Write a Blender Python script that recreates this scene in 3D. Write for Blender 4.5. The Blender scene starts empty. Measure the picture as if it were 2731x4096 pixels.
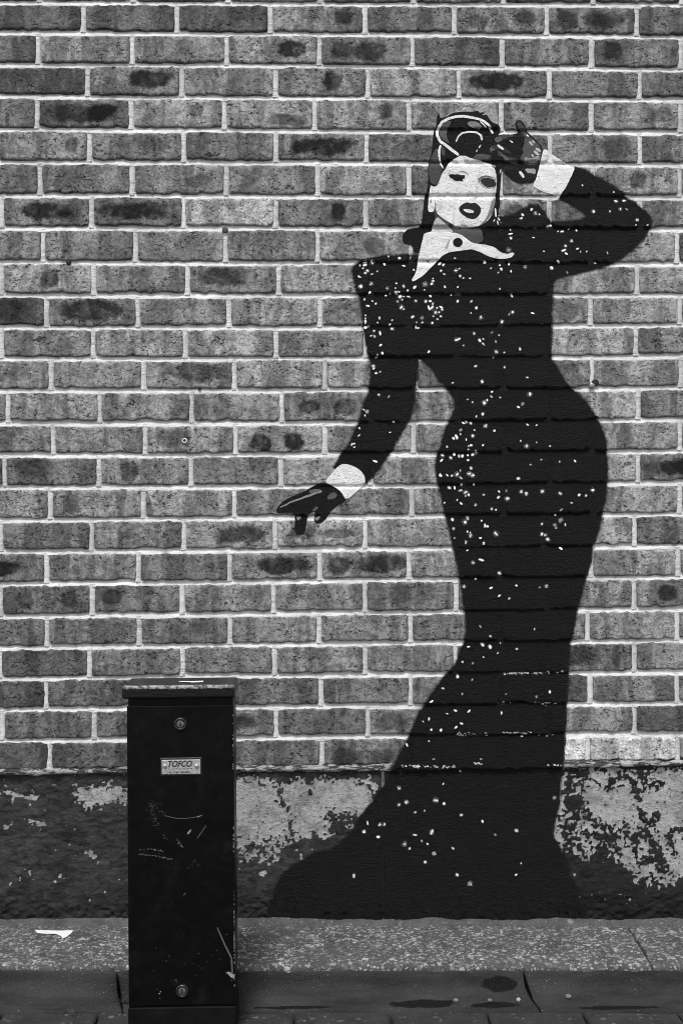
import bpy, math, random
import numpy as np
from mathutils import Vector, Matrix, noise as mnoise
from mathutils.bvhtree import BVHTree
from mathutils.geometry import delaunay_2d_cdt
random.seed(7)
RNG = np.random.default_rng(7)
SC = bpy.context.scene
COL = SC.collection
# ------------------------------------------------------------------ camera
CAMZ, DIST = 1.005, 2.80
YAW, ROLL = math.radians(1.52), math.radians(0.38)
FPX, CX, CY = 4584.0, 1365.5, 2048.0            # focal length and centre in photograph pixels
CP = Vector((-DIST*math.tan(YAW), -DIST, CAMZ))
FW = Vector((math.sin(YAW), math.cos(YAW), 0))
_r0, _u0 = Vector((math.cos(YAW), -math.sin(YAW), 0)), Vector((0, 0, 1))
RT = _r0*math.cos(ROLL) - _u0*math.sin(ROLL)
UP = _u0*math.cos(ROLL) + _r0*math.sin(ROLL)
cam = bpy.data.cameras.new('camera'); camo = bpy.data.objects.new('camera', cam); COL.objects.link(camo)
cam.sensor_fit = 'VERTICAL'; cam.sensor_height = 36; cam.lens = FPX/4096*36; cam.clip_start = .05; cam.clip_end = 500
m = Matrix.Identity(4)
for i in range(3):
    m[i][0], m[i][1], m[i][2], m[i][3] = RT[i], UP[i], -FW[i], CP[i]
camo.matrix_world = m
SC.camera = camo
# ------------------------------------------------------------------ light (flat overcast daylight, neutral as in a black and white photograph)
W = bpy.data.worlds.new('World'); SC.world = W; W.use_nodes = True
nt = W.node_tree; nt.nodes.clear()
sky = nt.nodes.new('ShaderNodeTexSky'); sky.sky_type = 'NISHITA'; sky.sun_disc = False
SUN_EL, SUN_AZ = 65, 14                           # azimuth: degrees to the left of straight behind the camera
sky.sun_elevation = math.radians(SUN_EL); sky.sun_rotation = math.radians(180+SUN_AZ)
bw = nt.nodes.new('ShaderNodeRGBToBW'); bg = nt.nodes.new('ShaderNodeBackground'); wo = nt.nodes.new('ShaderNodeOutputWorld')
bg.inputs['Strength'].default_value = 0.105
nt.links.new(sky.outputs[0], bw.inputs[0]); nt.links.new(bw.outputs[0], bg.inputs[0]); nt.links.new(bg.outputs[0], wo.inputs[0])
sl = bpy.data.lights.new('sun', 'SUN'); sl.energy = 1.5; sl.angle = math.radians(12)
so = bpy.data.objects.new('sun', sl); COL.objects.link(so)
e, a = math.radians(SUN_EL), math.radians(SUN_AZ)
to_sun = Vector((-math.sin(a)*math.cos(e), -math.cos(a)*math.cos(e), math.sin(e)))
so.rotation_euler = to_sun.to_track_quat('Z', 'Y').to_euler(); so.location = (0, -3, 6)
SC.view_settings.view_transform = 'Standard'; SC.view_settings.look = 'None'
SC.view_settings.exposure = 1.38; SC.view_settings.gamma = 1
SC.cycles.pixel_filter_type = 'BLACKMAN_HARRIS'; SC.cycles.filter_width = 1.0
# ------------------------------------------------------------------ helpers
def at(px, py, y=0.0):
    d = FW + RT*((px-CX)/FPX) + UP*((CY-py)/FPX)
    t = (y-CP.y)/d.y
    return CP + d*t
K = 2731/1568.0                                   # 1568-wide viewing scale to photograph pixels
def atd(x, y, yy=0.0): return at(x*K, y*K, yy)
def tag(o, label=None, cat=None, group=None, kind=None):
    if label: o['label'] = label
    if cat: o['category'] = cat
    if group: o['group'] = group
    if kind: o['kind'] = kind
    return o
def empty(name, loc=(0, 0, 0)):
    o = bpy.data.objects.new(name, None); COL.objects.link(o); o.location = loc; o.empty_display_size = .05
    return o
def mesh(name, vs, fs, mat=None, parent=None, smooth=False, origin=None):
    vs = np.asarray(vs, dtype=float).reshape(-1, 3)
    if origin is None: origin = vs.mean(0)
    origin = np.asarray(origin, dtype=float)
    me = bpy.data.meshes.new(name); me.from_pydata((vs-origin).tolist(), [], [list(map(int, f)) for f in fs]); me.update()
    if smooth: me.polygons.foreach_set('use_smooth', [True]*len(me.polygons))
    if mat: me.materials.append(mat)
    o = bpy.data.objects.new(name, me); COL.objects.link(o)
    po = Vector((0, 0, 0))
    if parent:
        o.parent = parent
        q = parent
        while q: po = po + Vector(q.location); q = q.parent
    o.location = Vector(origin) - po
    return o
def grid_faces(nx, nz):
    i = np.arange(nx*nz).reshape(nx, nz)
    return np.stack([i[:-1, :-1].ravel(), i[1:, :-1].ravel(), i[1:, 1:].ravel(), i[:-1, 1:].ravel()], 1)
def box_vf(x0, x1, y0, y1, z0, z1):
    v = [(x, y, z) for x in (x0, x1) for y in (y0, y1) for z in (z0, z1)]
    f = [(0, 1, 3, 2), (4, 6, 7, 5), (0, 4, 5, 1), (2, 3, 7, 6), (0, 2, 6, 4), (1, 5, 7, 3)]
    return v, f
def bevel(o, w, seg=2):
    b = o.modifiers.new('bevel', 'BEVEL'); b.width = w; b.segments = seg; b.limit_method = 'ANGLE'
    return o
_lat = RNG.random((256, 256))
def vnoise(x, y):
    x = np.asarray(x, float); y = np.asarray(y, float)
    xi = np.floor(x).astype(int); yi = np.floor(y).astype(int); fx = x-xi; fy = y-yi
    fx = fx*fx*(3-2*fx); fy = fy*fy*(3-2*fy)
    g = lambda i, j: _lat[i % 256, j % 256]
    return (g(xi, yi)*(1-fx)+g(xi+1, yi)*fx)*(1-fy) + (g(xi, yi+1)*(1-fx)+g(xi+1, yi+1)*fx)*fy
def fbm(x, y, o=4):
    s = 0; a_ = .5; t = 0
    for k in range(o):
        s = s + a_*vnoise(x*2**k+17.3*k, y*2**k+5.1*k); t += a_; a_ *= .5
    return s/t*2-1                                 # about -1..1
# ------------------------------------------------------------------ material helpers
class NT:
    def __init__(s, name):
        s.m = bpy.data.materials.new(name); s.m.use_nodes = True; s.t = s.m.node_tree; s.t.nodes.clear()
        s.out = s.t.nodes.new('ShaderNodeOutputMaterial'); s.b = s.t.nodes.new('ShaderNodeBsdfPrincipled')
        s.t.links.new(s.b.outputs[0], s.out.inputs[0])
    def n(s, t, **k):
        q = s.t.nodes.new(t)
        for a_, v in k.items(): setattr(q, a_, v)
        return q
    def set(s, sock, v):
        if isinstance(v, bpy.types.NodeSocket): s.t.links.new(v, sock)
        else: sock.default_value = v
    def math(s, op, x, y=None, z=None, clamp=False):
        q = s.n('ShaderNodeMath', operation=op, use_clamp=clamp); s.set(q.inputs[0], x)
        if y is not None: s.set(q.inputs[1], y)
        if z is not None: s.set(q.inputs[2], z)
        return q.outputs[0]
    def vmath(s, op, x, y=None):
        q = s.n('ShaderNodeVectorMath', operation=op); s.set(q.inputs[0], x)
        if y is not None: s.set(q.inputs[1], y)
        return q.outputs[0]
    def ramp(s, v, lo, hi, a_=0.0, b_=1.0, smooth=True):
        q = s.n('ShaderNodeMapRange', interpolation_type='SMOOTHSTEP' if smooth else 'LINEAR')
        s.set(q.inputs[0], v); s.set(q.inputs[1], lo); s.set(q.inputs[2], hi); s.set(q.inputs[3], a_); s.set(q.inputs[4], b_)
        return q.outputs[0]
    def noise(s, vec, scale, detail=3, rough=.55, dist=0):
        q = s.n('ShaderNodeTexNoise'); s.set(q.inputs['Vector'], vec); q.inputs['Scale'].default_value = scale
        q.inputs['Detail'].default_value = detail; q.inputs['Roughness'].default_value = rough; q.inputs['Distortion'].default_value = dist
        return q.outputs[0]
    def voro(s, vec, scale, feat='F1', out=0, rnd=1):
        q = s.n('ShaderNodeTexVoronoi', feature=feat); s.set(q.inputs['Vector'], vec); q.inputs['Scale'].default_value = scale
        q.inputs['Randomness'].default_value = rnd
        return q.outputs[out]
    def map(s, vec, sc=(1, 1, 1), rot=(0, 0, 0), loc=(0, 0, 0)):
        q = s.n('ShaderNodeMapping'); s.set(q.inputs[0], vec); q.inputs['Scale'].default_value = sc
        q.inputs['Rotation'].default_value = rot; q.inputs['Location'].default_value = loc
        return q.outputs[0]
    def mix(s, f, x, y):                           # scalar mix
        q = s.n('ShaderNodeMix', data_type='FLOAT'); s.set(q.inputs[0], f); s.set(q.inputs[2], x); s.set(q.inputs[3], y)
        return q.outputs[0]
    def obj(s): return s.n('ShaderNodeTexCoord').outputs['Object']
    def pos(s): return s.n('ShaderNodeNewGeometry').outputs['Position']
    def rand(s): return s.n('ShaderNodeObjectInfo').outputs['Random']
    def oattr(s, name, out='Fac'): return s.n('ShaderNodeAttribute', attribute_type='OBJECT', attribute_name=name).outputs[out]
    def attr(s, name, out='Fac'): return s.n('ShaderNodeAttribute', attribute_type='GEOMETRY', attribute_name=name).outputs[out]
    def sep(s, v): return s.n('ShaderNodeSeparateXYZ'), v
    def xyz(s, v):
        q = s.n('ShaderNodeSeparateXYZ'); s.set(q.inputs[0], v); return q.outputs
    def grey(s, v):
        q = s.n('ShaderNodeCombineColor')
        for i in range(3): s.set(q.inputs[i], v)
        return q.outputs[0]
    def done(s, val, rough=.85, spec=.3, h=None, hs=1.0, hd=.002, metal=0):
        s.set(s.b.inputs['Base Color'], s.grey(val)); s.set(s.b.inputs['Roughness'], rough)
        s.b.inputs['Specular IOR Level'].default_value = spec; s.set(s.b.inputs['Metallic'], metal)
        if h is not None:
            q = s.n('ShaderNodeBump'); s.set(q.inputs['Height'], h); q.inputs['Strength'].default_value = hs; q.inputs['Distance'].default_value = hd
            s.t.links.new(q.outputs[0], s.b.inputs['Normal'])
        return s.m
def m_brick():
    s = NT('fired_brick'); o = s.obj(); rnd = s.rand()
    off = s.n('ShaderNodeCombineXYZ'); s.set(off.inputs[0], s.math('MULTIPLY', rnd, 37.0)); s.set(off.inputs[1], s.math('MULTIPLY', rnd, 91.0)); s.set(off.inputs[2], s.math('MULTIPLY', rnd, 53.0))
    p = s.vmath('ADD', o, off.outputs[0])
    tone = s.oattr('tone')
    # kiln banding: upright bands with fairly sharp sides, cloudy mottling, drag texture
    band = s.noise(s.map(p, (1, 1, .22), (0, .18, 0)), 17, 3, .6, .8)
    cloud = s.noise(s.map(p, (1, 1, 1.3)), 30, 4, .62, 1.4)
    patch = s.noise(s.map(p, (1, 1, 1.2), (0, -.3, 0)), 55, 3, .6, 1.8)
    fine = s.noise(s.map(p, (1, 1, .8), (0, .5, 0)), 230, 3, .7, .6)
    v = s.math('MULTIPLY', tone, s.ramp(band, .40, .60, .66, 1.34))
    v = s.math('MULTIPLY', v, s.ramp(cloud, .34, .66, .70, 1.30))
    v = s.math('MULTIPLY', v, s.ramp(patch, .52, .66, 1.06, .76))
    v = s.math('MULTIPLY', v, s.ramp(fine, .3, .7, .62, 1.38, False))
    # dark kiln marks
    wob = s.math('SUBTRACT', s.noise(p, 32, 4, .6), .5)
    x, _, z = s.xyz(o)
    tot = 1.0
    for k in 'ab':
        q = s.n('ShaderNodeAttribute', attribute_type='OBJECT', attribute_name='mark_'+k)
        cu, cv, w_ = s.xyz(q.outputs['Vector'])
        h_ = s.oattr('high_'+k); st = s.oattr('dark_'+k)
        dx = s.math('ABSOLUTE', s.math('DIVIDE', s.math('SUBTRACT', x, cu), w_)); dz = s.math('ABSOLUTE', s.math('DIVIDE', s.math('SUBTRACT', z, cv), h_))
        d = s.math('POWER', s.math('ADD', s.math('POWER', dx, 2.6), s.math('POWER', dz, 2.6)), 1/2.6)
        d = s.math('ADD', d, s.math('MULTIPLY', wob, 1.3))
        mk = s.math('MULTIPLY', s.ramp(d, 1.22, .74), st)
        mk = s.math('MULTIPLY', mk, s.ramp(s.noise(p, 30, 3), .3, .55, .7, 1.0))
        v = s.math('MULTIPLY', v, s.math('SUBTRACT', 1.0, mk))
    # open pores and drag marks
    pv = s.map(p, (1, 1, 1.7), (0, .6, 0))
    pn = s.noise(pv, 120, 2, .5, .9)
    zone = s.noise(p, 28, 2)
    pit = s.math('MULTIPLY', s.ramp(pn, .595, .63), s.ramp(zone, .40, .58, .2, 1))
    pit2 = s.math('MULTIPLY', s.ramp(s.noise(s.map(p, (.7, 1, 1.6), (0, -.5, 0)), 60, 2, .5, 1.2), .69, .72), s.ramp(zone, .35, .5))
    allp = s.math('MAXIMUM', pit, pit2)
    v = s.math('MULTIPLY', v, s.math('SUBTRACT', 1.0, s.math('MULTIPLY', allp, .78)))
    # pale lime specks
    v = s.math('ADD', v, s.math('MULTIPLY', s.ramp(s.noise(p, 330, 1), .76, .80), .10))
    h = s.math('SUBTRACT', s.math('ADD', s.math('MULTIPLY', fine, .8), s.math('MULTIPLY', cloud, .7)), s.math('MULTIPLY', allp, 1.5))
    return s.done(v, .9, .25, h, 1.0, .0030)
def m_mortar(base, name, var=.12):
    s = NT(name); p = s.pos()
    v = s.math('MULTIPLY', base, s.ramp(s.noise(p, 9, 3), .3, .7, 1-var, 1+var*.7, False))
    f = s.noise(p, 320, 3, .7); g = s.noise(s.map(p, (.5, 1, 1.4)), 60, 4, .65)
    v = s.math('MULTIPLY', v, s.ramp(f, .25, .7, .84, 1.06, False))
    v = s.math('MULTIPLY', v, s.ramp(g, .56, .72, 1, .6))
    v = s.math('MULTIPLY', v, s.ramp(s.noise(p, 140, 2), .70, .75, 1, .6))
    return s.done(v, .92, .2, s.math('ADD', f, s.math('MULTIPLY', g, 1.6)), 1.0, .0026)
def m_smear():
    s = NT('weathered_mortar'); p = s.pos()
    a_ = s.noise(s.map(p, (.45, 1, 1.4)), 60, 5, .7, 1.0); f = s.noise(p, 300, 3, .7); g = s.noise(s.map(p, (.5, 1, 1)), 16, 3)
    v = s.mix(s.ramp(s.math('ADD', a_, s.math('MULTIPLY', s.math('SUBTRACT', g, .5), .5)), .44, .56), .055, .42)
    v = s.math('MULTIPLY', v, s.ramp(f, .25, .75, .6, 1.25, False))
    return s.done(v, .92, .2, s.math('ADD', f, s.math('MULTIPLY', a_, 3.0)), 1.0, .004)
def m_paint(val, name, rough=.5, var=.1, spec=.4):
    s = NT(name); p = s.pos()
    a_ = s.noise(s.map(p, (.62, 1, 1.25), (0, .25, 0)), 105, 4, .72, 1.4); b_ = s.noise(s.map(p, (.8, 1, 1.2)), 330, 3, .7)
    pits = s.ramp(s.noise(s.map(p, (1, 1, 1.5), (0, .5, 0)), 180, 2), .63, .69)
    v = s.math('MULTIPLY', val, s.ramp(a_, .25, .75, 1-var, 1+var, False))
    if val > .3: v = s.math('MULTIPLY', v, s.math('SUBTRACT', 1.0, s.math('MULTIPLY', pits, .45)))
    else: v = s.math('ADD', v, s.math('MULTIPLY', s.ramp(s.noise(p, 420, 1), .79, .82), .06 if val < .05 else .03))
    h = s.math('SUBTRACT', s.math('ADD', s.math('MULTIPLY', a_, 1.4), s.math('MULTIPLY', b_, .9)), pits)
    return s.done(v, rough, spec, h, 1.0,   .0055 if val < .05 else .002)
def m_render():
    s = NT('peeling_painted_render'); p = s.pos(); pale = s.ramp(s.math('ADD', s.attr('pale'), s.math('MULTIPLY', s.math('SUBTRACT', s.noise(s.pos(), 260, 2, .7), .5), .9)), .42, .58)
    st = s.noise(s.map(p, (.8, 1, 1.2), (0, .3, 0)), 150, 4, .7, 1.2); f = s.noise(p, 380, 2, .7)
    pv = s.math('MULTIPLY', .40, s.ramp(st, .3, .7, .74, 1.16, False))
    pv = s.math('MULTIPLY', pv, s.ramp(s.noise(p, 14, 4, .7), .42, .64, 1, .6))
    pv = s.math('MULTIPLY', pv, s.ramp(s.noise(s.map(p, (1, 1, 1.3)), 110, 4, .75), .52, .66, 1, .45))
    pv = s.math('MULTIPLY', pv, s.ramp(f, .3, .7, .85, 1.1, False))
    dk = s.math('MULTIPLY', s.attr('coat'), s.ramp(s.noise(s.map(p, (.7, 1, 1.2)), 44, 5, .75, .8), .34, .66, .35, 1.8, False))
    dk = s.math('MULTIPLY', dk, s.ramp(st, .3, .7, .8, 1.2, False))
    dk = s.math('ADD', dk, s.math('MULTIPLY', s.ramp(s.noise(p, 240, 2), .70, .75), .07))
    v = s.mix(pale, dk, pv)
    h = s.math('ADD', s.math('MULTIPLY', st, 1.0), s.math('ADD', s.math('MULTIPLY', f, .4), s.math('MULTIPLY', pale, -.9)))
    return s.done(v, s.mix(pale, .6, .92), .16, h, 1.0, .0040)
def m_aggregate(base, stone, name, dens=.45, rough=.85):
    s = NT(name); p = s.vmath('ADD', s.map(s.pos(), (.8, .8, .8)), s.map(s.n('ShaderNodeTexNoise').outputs[1], (.006, .006, .006)))
    isst, sv = 0.0, stone
    for (sc_, dn) in ((105, dens*.45), (190, dens*.8)):
        q = s.n('ShaderNodeTexVoronoi', feature='F1'); s.set(q.inputs['Vector'], p); q.inputs['Scale'].default_value = sc_
        ed = s.voro(p, sc_, 'DISTANCE_TO_EDGE'); cr = s.xyz(q.outputs['Color'])
        k_ = s.math('MULTIPLY', s.ramp(cr[0], 1-dn, 1-dn+.03), s.ramp(s.math('ADD', ed, s.math('MULTIPLY', s.math('SUBTRACT', s.noise(s.pos(), 400, 2), .5), .35)), .06, .16))
        sv = s.mix(k_, sv, s.math('MULTIPLY', stone, s.ramp(cr[1], 0, 1, .25, 1.6, False)))
        isst = s.math('MAXIMUM', isst, k_)
    b_ = s.math('MULTIPLY', base, s.ramp(s.noise(s.pos(), 18, 5, .65), .3, .7, .6, 1.4, False))
    b_ = s.math('MULTIPLY', b_, s.ramp(s.noise(s.pos(), 300, 2), .3, .7, .7, 1.3, False))
    wear = s.ramp(s.noise(s.pos(), 9, 4, .65), .34, .6, .4, 1)
    v = s.mix(s.math('MULTIPLY', isst, wear), b_, sv)
    return s.done(v, rough, .35, s.math('ADD', s.math('MULTIPLY', isst, .5), s.noise(s.pos(), 220, 3, .7)), .9, .002)
def m_gutter():
    s = NT('worn_concrete_channel'); p = s.pos(); x, y, z = s.xyz(p)
    n1 = s.noise(s.map(p, (.25, 1, 1)), 22, 5, .65); n2 = s.noise(p, 260, 3, .7)
    v = s.math('MULTIPLY', .021, s.ramp(n1, .3, .7, .4, 1.7, False))
    v = s.math('MULTIPLY', v, s.ramp(n2, .3, .7, .75, 1.25, False))
    # oil drips with their own outline
    wob = s.math('MULTIPLY', s.math('SUBTRACT', s.noise(p, 42, 4), .5), 1.1)
    for (cx, cy_, rx, ry) in STAINS:
        dx = s.math('DIVIDE', s.math('SUBTRACT', x, cx), rx); dy = s.math('DIVIDE', s.math('SUBTRACT', s.math('ADD', y, z), cy_), ry)
        d = s.math('ADD', s.math('SQRT', s.math('ADD', s.math('MULTIPLY', dx, dx), s.math('MULTIPLY', dy, dy))), wob)
        v = s.math('MULTIPLY', v, s.ramp(d, .78, 1.0, .04, 1))
    v = s.math('ADD', v, s.math('MULTIPLY', s.ramp(s.noise(p, 330, 1), .735, .765), .2))
    return s.done(v, .62, .18, s.math('ADD', n1, s.math('MULTIPLY', n2, 1.2)), 1.0, .0032)
def m_plain(val, name, rough=.6, spec=.3, metal=0, var=.15, sc=60, bump=.0008):
    s = NT(name); p = s.obj(); n1 = s.noise(p, sc, 4, .65)
    return s.done(s.math('MULTIPLY', val, s.ramp(n1, .3, .7, 1-var, 1+var, False)), rough, spec, n1, .6, bump, metal)
def m_enamel():
    s = NT('black_enamel'); p = s.obj()
    n1 = s.noise(p, 25, 4, .6); f = s.noise(p, 500, 2)
    v = s.math('ADD', .0022, s.math('MULTIPLY', s.ramp(s.noise(p, 300, 1), .80, .83), .12))
    dust = s.math('MULTIPLY', s.ramp(s.noise(p, 16, 5, .7), .52, .72), .004)
    return s.done(s.math('ADD', v, dust), s.ramp(n1, .3, .7, .28, .5, False), .12, s.math('ADD', s.math('MULTIPLY', n1, 1.2), s.math('MULTIPLY', f, .06)), .5, .0015)
def m_lid_highlight():
    s = NT('chipped_lid_enamel_highlight'); p = s.obj(); x, y, z = s.xyz(p)
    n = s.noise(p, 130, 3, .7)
    # edge highlight painted in as pale chipped metal along the top front arris
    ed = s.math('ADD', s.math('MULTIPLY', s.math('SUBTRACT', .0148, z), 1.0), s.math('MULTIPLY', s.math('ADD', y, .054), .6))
    chip_glint = s.ramp(s.math('ADD', ed, s.math('MULTIPLY', s.math('SUBTRACT', n, .5), .009)), .0052, .0035)
    chip_glint = s.math('MULTIPLY', chip_glint, s.ramp(y, -.046, -.049))
    v = s.mix(s.math('MULTIPLY', chip_glint, s.ramp(s.noise(p, 70, 4, .75), .40, .58, .1, 1)), .004, .26)
    return s.done(v, s.mix(chip_glint, .33, .6), .3, s.math('ADD', s.noise(s.map(p, (.3, 1, 1)), 120, 4), s.math('MULTIPLY', chip_glint, -.5)), .6, .0012)
P_T = {}
def paint(v):
    if v not in P_T: P_T[v] = m_paint(v, 'mural_paint', .36 if v < .05 else .75, .16, .17 if v < .05 else .25)
    return P_T[v]
M_BRICK = m_brick(); M_MORTAR = m_mortar(.63, 'pale_mortar', .24); M_DIRTM = m_smear(); M_RENDER = m_render()
# ------------------------------------------------------------------ brick wall
J = [(5, 8, 11), (74, 78, 84), (148, 151, 159), (221, 225, 230), (296, 300, 305), (372, 374, 379), (448, 451, 453), (524, 525, 527), (602, 604, 606),
     (678, 679, 677), (752, 752, 746), (824, 823, 818), (897, 896, 891), (972, 971, 963), (1045, 1044, 1036), (1119, 1117, 1108), (1195, 1188, 1181),
     (1268, 1262, 1254), (1342, 1334, 1325), (1417, 1408, 1399), (1488, 1479, 1471), (1560, 1551, 1544), (1631, 1623, 1616), (1702, 1694, 1686), (1772, 1761, 1750)]
JT = [[192, 407, 621, 838, 1044, 1255, 1462], [88, 304, 521, 733, 947, 1153, 1359, 1563], [202, 418, 633, 845, 1054, 1262, 1468], [85, 301, 516, 723, 939, 1151, 1358, 1563],
      [206, 422, 634, 842, 1058, 1263, 1469], [92, 304, 520, 730, 939, 1149, 1361, 1560], [4, 211, 422, 633, 840, 1047, 1261, 1469], [100, 311, 519, 729, 944, 1151, 1356, 1554],
      [4, 215, 431, 641, 851, 1051, 1261, 1463], [107, 317, 526, 735, 940, 1149, 1356, 1561], [4, 214, 426, 634, 841, 1049, 1254, 1460], [118, 330, 538, 745, 954, 1157, 1359, 1563],
      [19, 230, 440, 648, 854, 1054, 1259, 1465], [122, 334, 541, 746, 950, 1158, 1360, 1561], [12, 227, 439, 645, 851, 1061, 1263, 1465], [116, 329, 539, 745, 946, 1156, 1361, 1561],
      [2, 210, 422, 632, 838, 1046, 1249, 1457], [107, 318, 527, 734, 939, 1146, 1357, 1557], [2, 212, 419, 628, 838, 1047, 1254, 1456], [108, 320, 528, 733, 943, 1149, 1349, 1554],
      [1, 206, 419, 631, 838, 1046, 1252, 1456], [106, 318, 527, 737, 943, 1151, 1355, 1554], [6, 216, 425, 634, 845, 1054, 1256, 1456], [114, 325, 530, 740, 942, 1154, 1349, 1556]]
def jy(k, x):                                       # bed joint k at x, viewing scale; extends past both ends
    if k < 0: return jy(0, x) + k*72.5 + k*x*.0012
    l, mm, r = J[k]; t = x/1568.0
    return l*(1-t)*(1-2*t) + 4*mm*t*(1-t) + r*t*(2*t-1) if 0 <= t <= 1 else (l+(4*mm-3*l-r)*t if t < 0 else r+(r*3+l-4*mm)*(t-1))
# tone (lower courses partly darkened, painted-in vignette) and dark kiln marks read off the photograph: course, brick centre x, tone, marks (u, v, half width, half height, strength)
Wd = (.0, .0, .36, .26, .72)
BR = [(0, 95, .10), (0, 300, .115), (0, 515, .095), (0, 730, .18, (.28, .05, .1, .25, .6)), (0, 940, .13), (0, 1150, .17, (-.25, -.1, .13, .25, .5), (.3, .1, .12, .22, .5)), (0, 1360, .15, (-.3, 0, .12, .3, .5), (.15, 0, .24, .3, .6)), (0, 1520, .12),
 (1, 20, .12, (-.2, 0, .2, .3, .5)), (1, 196, .2), (1, 412, .17), (1, 627, .20, (.2, 0, .17, .28, .72)), (1, 840, .16, (-.28, 0, .12, .28, .55), (.05, -.05, .18, .28, .6)), (1, 1050, .115), (1, 1256, .16), (1, 1461, .16, (-.3, .05, .12, .3, .6)),
 (2, 100, .105), (2, 310, .165, (.16, .05, .25, .28, .7)), (2, 525, .18), (2, 739, .18, (.12, .05, .1, .3, .7)), (2, 950, .21), (2, 1158, .17, (-.05, .03, .36, .28, .7)), (2, 1365, .15), (2, 1520, .13),
 (3, 40, .17), (3, 193, .12, (-.05, .0, .36, .3, .6), (.2, .05, .16, .3, .7)), (3, 408, .2, (.2, .1, .1, .2, .45)), (3, 620, .21, (.2, -.25, .24, .18, .55)), (3, 831, .21, (.25, .1, .09, .22, .5)), (3, 1045, .2), (3, 1254, .16), (3, 1460, .18, (.3, 0, .14, .25, .4)),
 (4, 100, .18, (.33, 0, .08, .25, .5)), (4, 314, .15, (.2, .05, .16, .2, .35)), (4, 528, .14), (4, 738, .16, (0, .0, .38, .3, .75)), (4, 950, .14), (4, 1366, .16, (.25, 0, .2, .3, .4)), (4, 1520, .15),
 (5, 40, .12), (5, 198, .15), (5, 412, .17, (.22, -.05, .14, .2, .4)), (5, 625, .16), (5, 835, .21, (.2, -.2, .2, .15, .35)), (5, 1460, .2, (.02, 0, .1, .32, .6)),
 (6, 108, .16, Wd), (6, 316, .15, (0, 0, .4, .28, .75)), (6, 528, .27), (6, 737, .14, (.2, .05, .09, .3, .7)), (6, 944, .17, (.25, -.1, .1, .3, .5)), (6, 1520, .17),
 (7, 50, .16), (7, 205, .17), (7, 415, .2), (7, 624, .17), (7, 836, .2, (.1, 0, .12, .3, .35)), (7, 1455, .2),
 (8, 110, .21, (.02, 0, .1, .3, .6)), (8, 323, .17), (8, 536, .16, (-.1, .1, .3, .3, .55)), (8, 746, .22), (8, 1362, .2), (8, 1520, .2),
 (9, 50, .09, (0, 0, .35, .35, .5)), (9, 212, .14, (-.02, .05, .36, .33, .65)), (9, 421, .18), (9, 630, .22), (9, 837, .21), (9, 1252, .2, (.15, 0, .25, .35, .4)), (9, 1458, .22),
 (10, 109, .18), (10, 320, .2), (10, 530, .24), (10, 737, .17), (10, 1357, .23), (10, 1520, .17),
 (11, 60, .2, (0, 0, .25, .25, .25)), (11, 224, .18), (11, 434, .18, (.1, .1, .33, .3, .5)), (11, 641, .22), (11, 850, .21), (11, 1258, .17), (11, 1461, .21),
 (12, 124, .19), (12, 335, .19), (12, 544, .18), (12, 751, .18, (-.18, 0, .13, .22, .6), (.22, 0, .14, .25, .55)), (12, 1362, .22), (12, 1520, .16),
 (13, 60, .16), (13, 228, .18), (13, 437, .2, (-.2, .1, .22, .3, .4)), (13, 643, .21, (-.22, -.15, .12, .3, .7), (.17, -.1, .13, .3, .75)), (13, 850, .19), (13, 1460, .19),
 (14, 119, .14, (-.22, .1, .2, .3, .4)), (14, 333, .17, (-.18, 0, .1, .35, .6)), (14, 542, .14), (14, 748, .21), (14, 1364, .2), (14, 1520, .13, (.1, 0, .5, .28, .75)),
 (15, 50, .19), (15, 222, .18, (-.3, 0, .1, .3, .4)), (15, 434, .2), (15, 640, .19), (15, 850, .16), (15, 1050, .2), (15, 1460, .21),
 (16, 106, .14), (16, 316, .17), (16, 527, .19, (.15, 0, .27, .28, .6)), (16, 735, .22, (-.2, .05, .14, .18, .5), (.2, .0, .2, .14, .5)), (16, 940, .2), (16, 1353, .23, (-.1, 0, .12, .28, .45)), (16, 1520, .14),
 (17, 50, .13, (0, 0, .25, .25, .7)), (17, 212, .17), (17, 422, .14), (17, 630, .18, (.1, .05, .35, .28, .65)), (17, 836, .22, (-.3, 0, .14, .3, .6), (.2, .05, .28, .3, .65)), (17, 1040, .2), (17, 1455, .2),
 (18, 107, .13, (-.25, 0, .1, .3, .5), (.28, 0, .1, .3, .5)), (18, 315, .14, (-.3, .1, .12, .22, .5)), (18, 523, .18), (18, 733, .18), (18, 942, .15, (0, .1, .3, .3, .3)), (18, 1355, .19), (18, 1500, .19, (-.15, 0, .12, .25, .6)),
 (19, 54, .13), (19, 214, .15), (19, 424, .13), (19, 630, .17), (19, 838, .17), (19, 1046, .17), (19, 1250, .18), (19, 1451, .19),
 (20, 103, .095), (20, 312, .15), (20, 525, .15), (20, 734, .17), (20, 942, .18), (20, 1354, .17, (-.2, .1, .3, .35, .55), (.35, 0, .1, .4, .4)), (20, 1510, .17),
 (21, 53, .10), (21, 212, .115), (21, 632, .13), (21, 840, .15), (21, 1047, .15), (21, 1252, .13), (21, 1454, .17),
 (22, 111, .125), (22, 320, .12), (22, 740, .12), (22, 950, .14, (-.25, 0, .2, .35, .4), (.2, -.1, .15, .25, .3)), (22, 1356, .18), (22, 1510, .09),
 (23, 57, .095), (23, 220, .11), (23, 635, .14), (23, 841, .14, (-.22, -.2, .18, .3, .5), (.18, -.2, .15, .25, .45)), (23, 1452, .44), (23, 1250, .46), (23, 1640, .40)]
BRD = {}
for t in BR: BRD.setdefault(t[0], []).append(t)
wall = tag(empty('brick_wall', (0, .12, 0)), 'grey brick wall with wide pale mortar joints behind the mural', 'wall')
BVH_V, BVH_F = [], []
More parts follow.
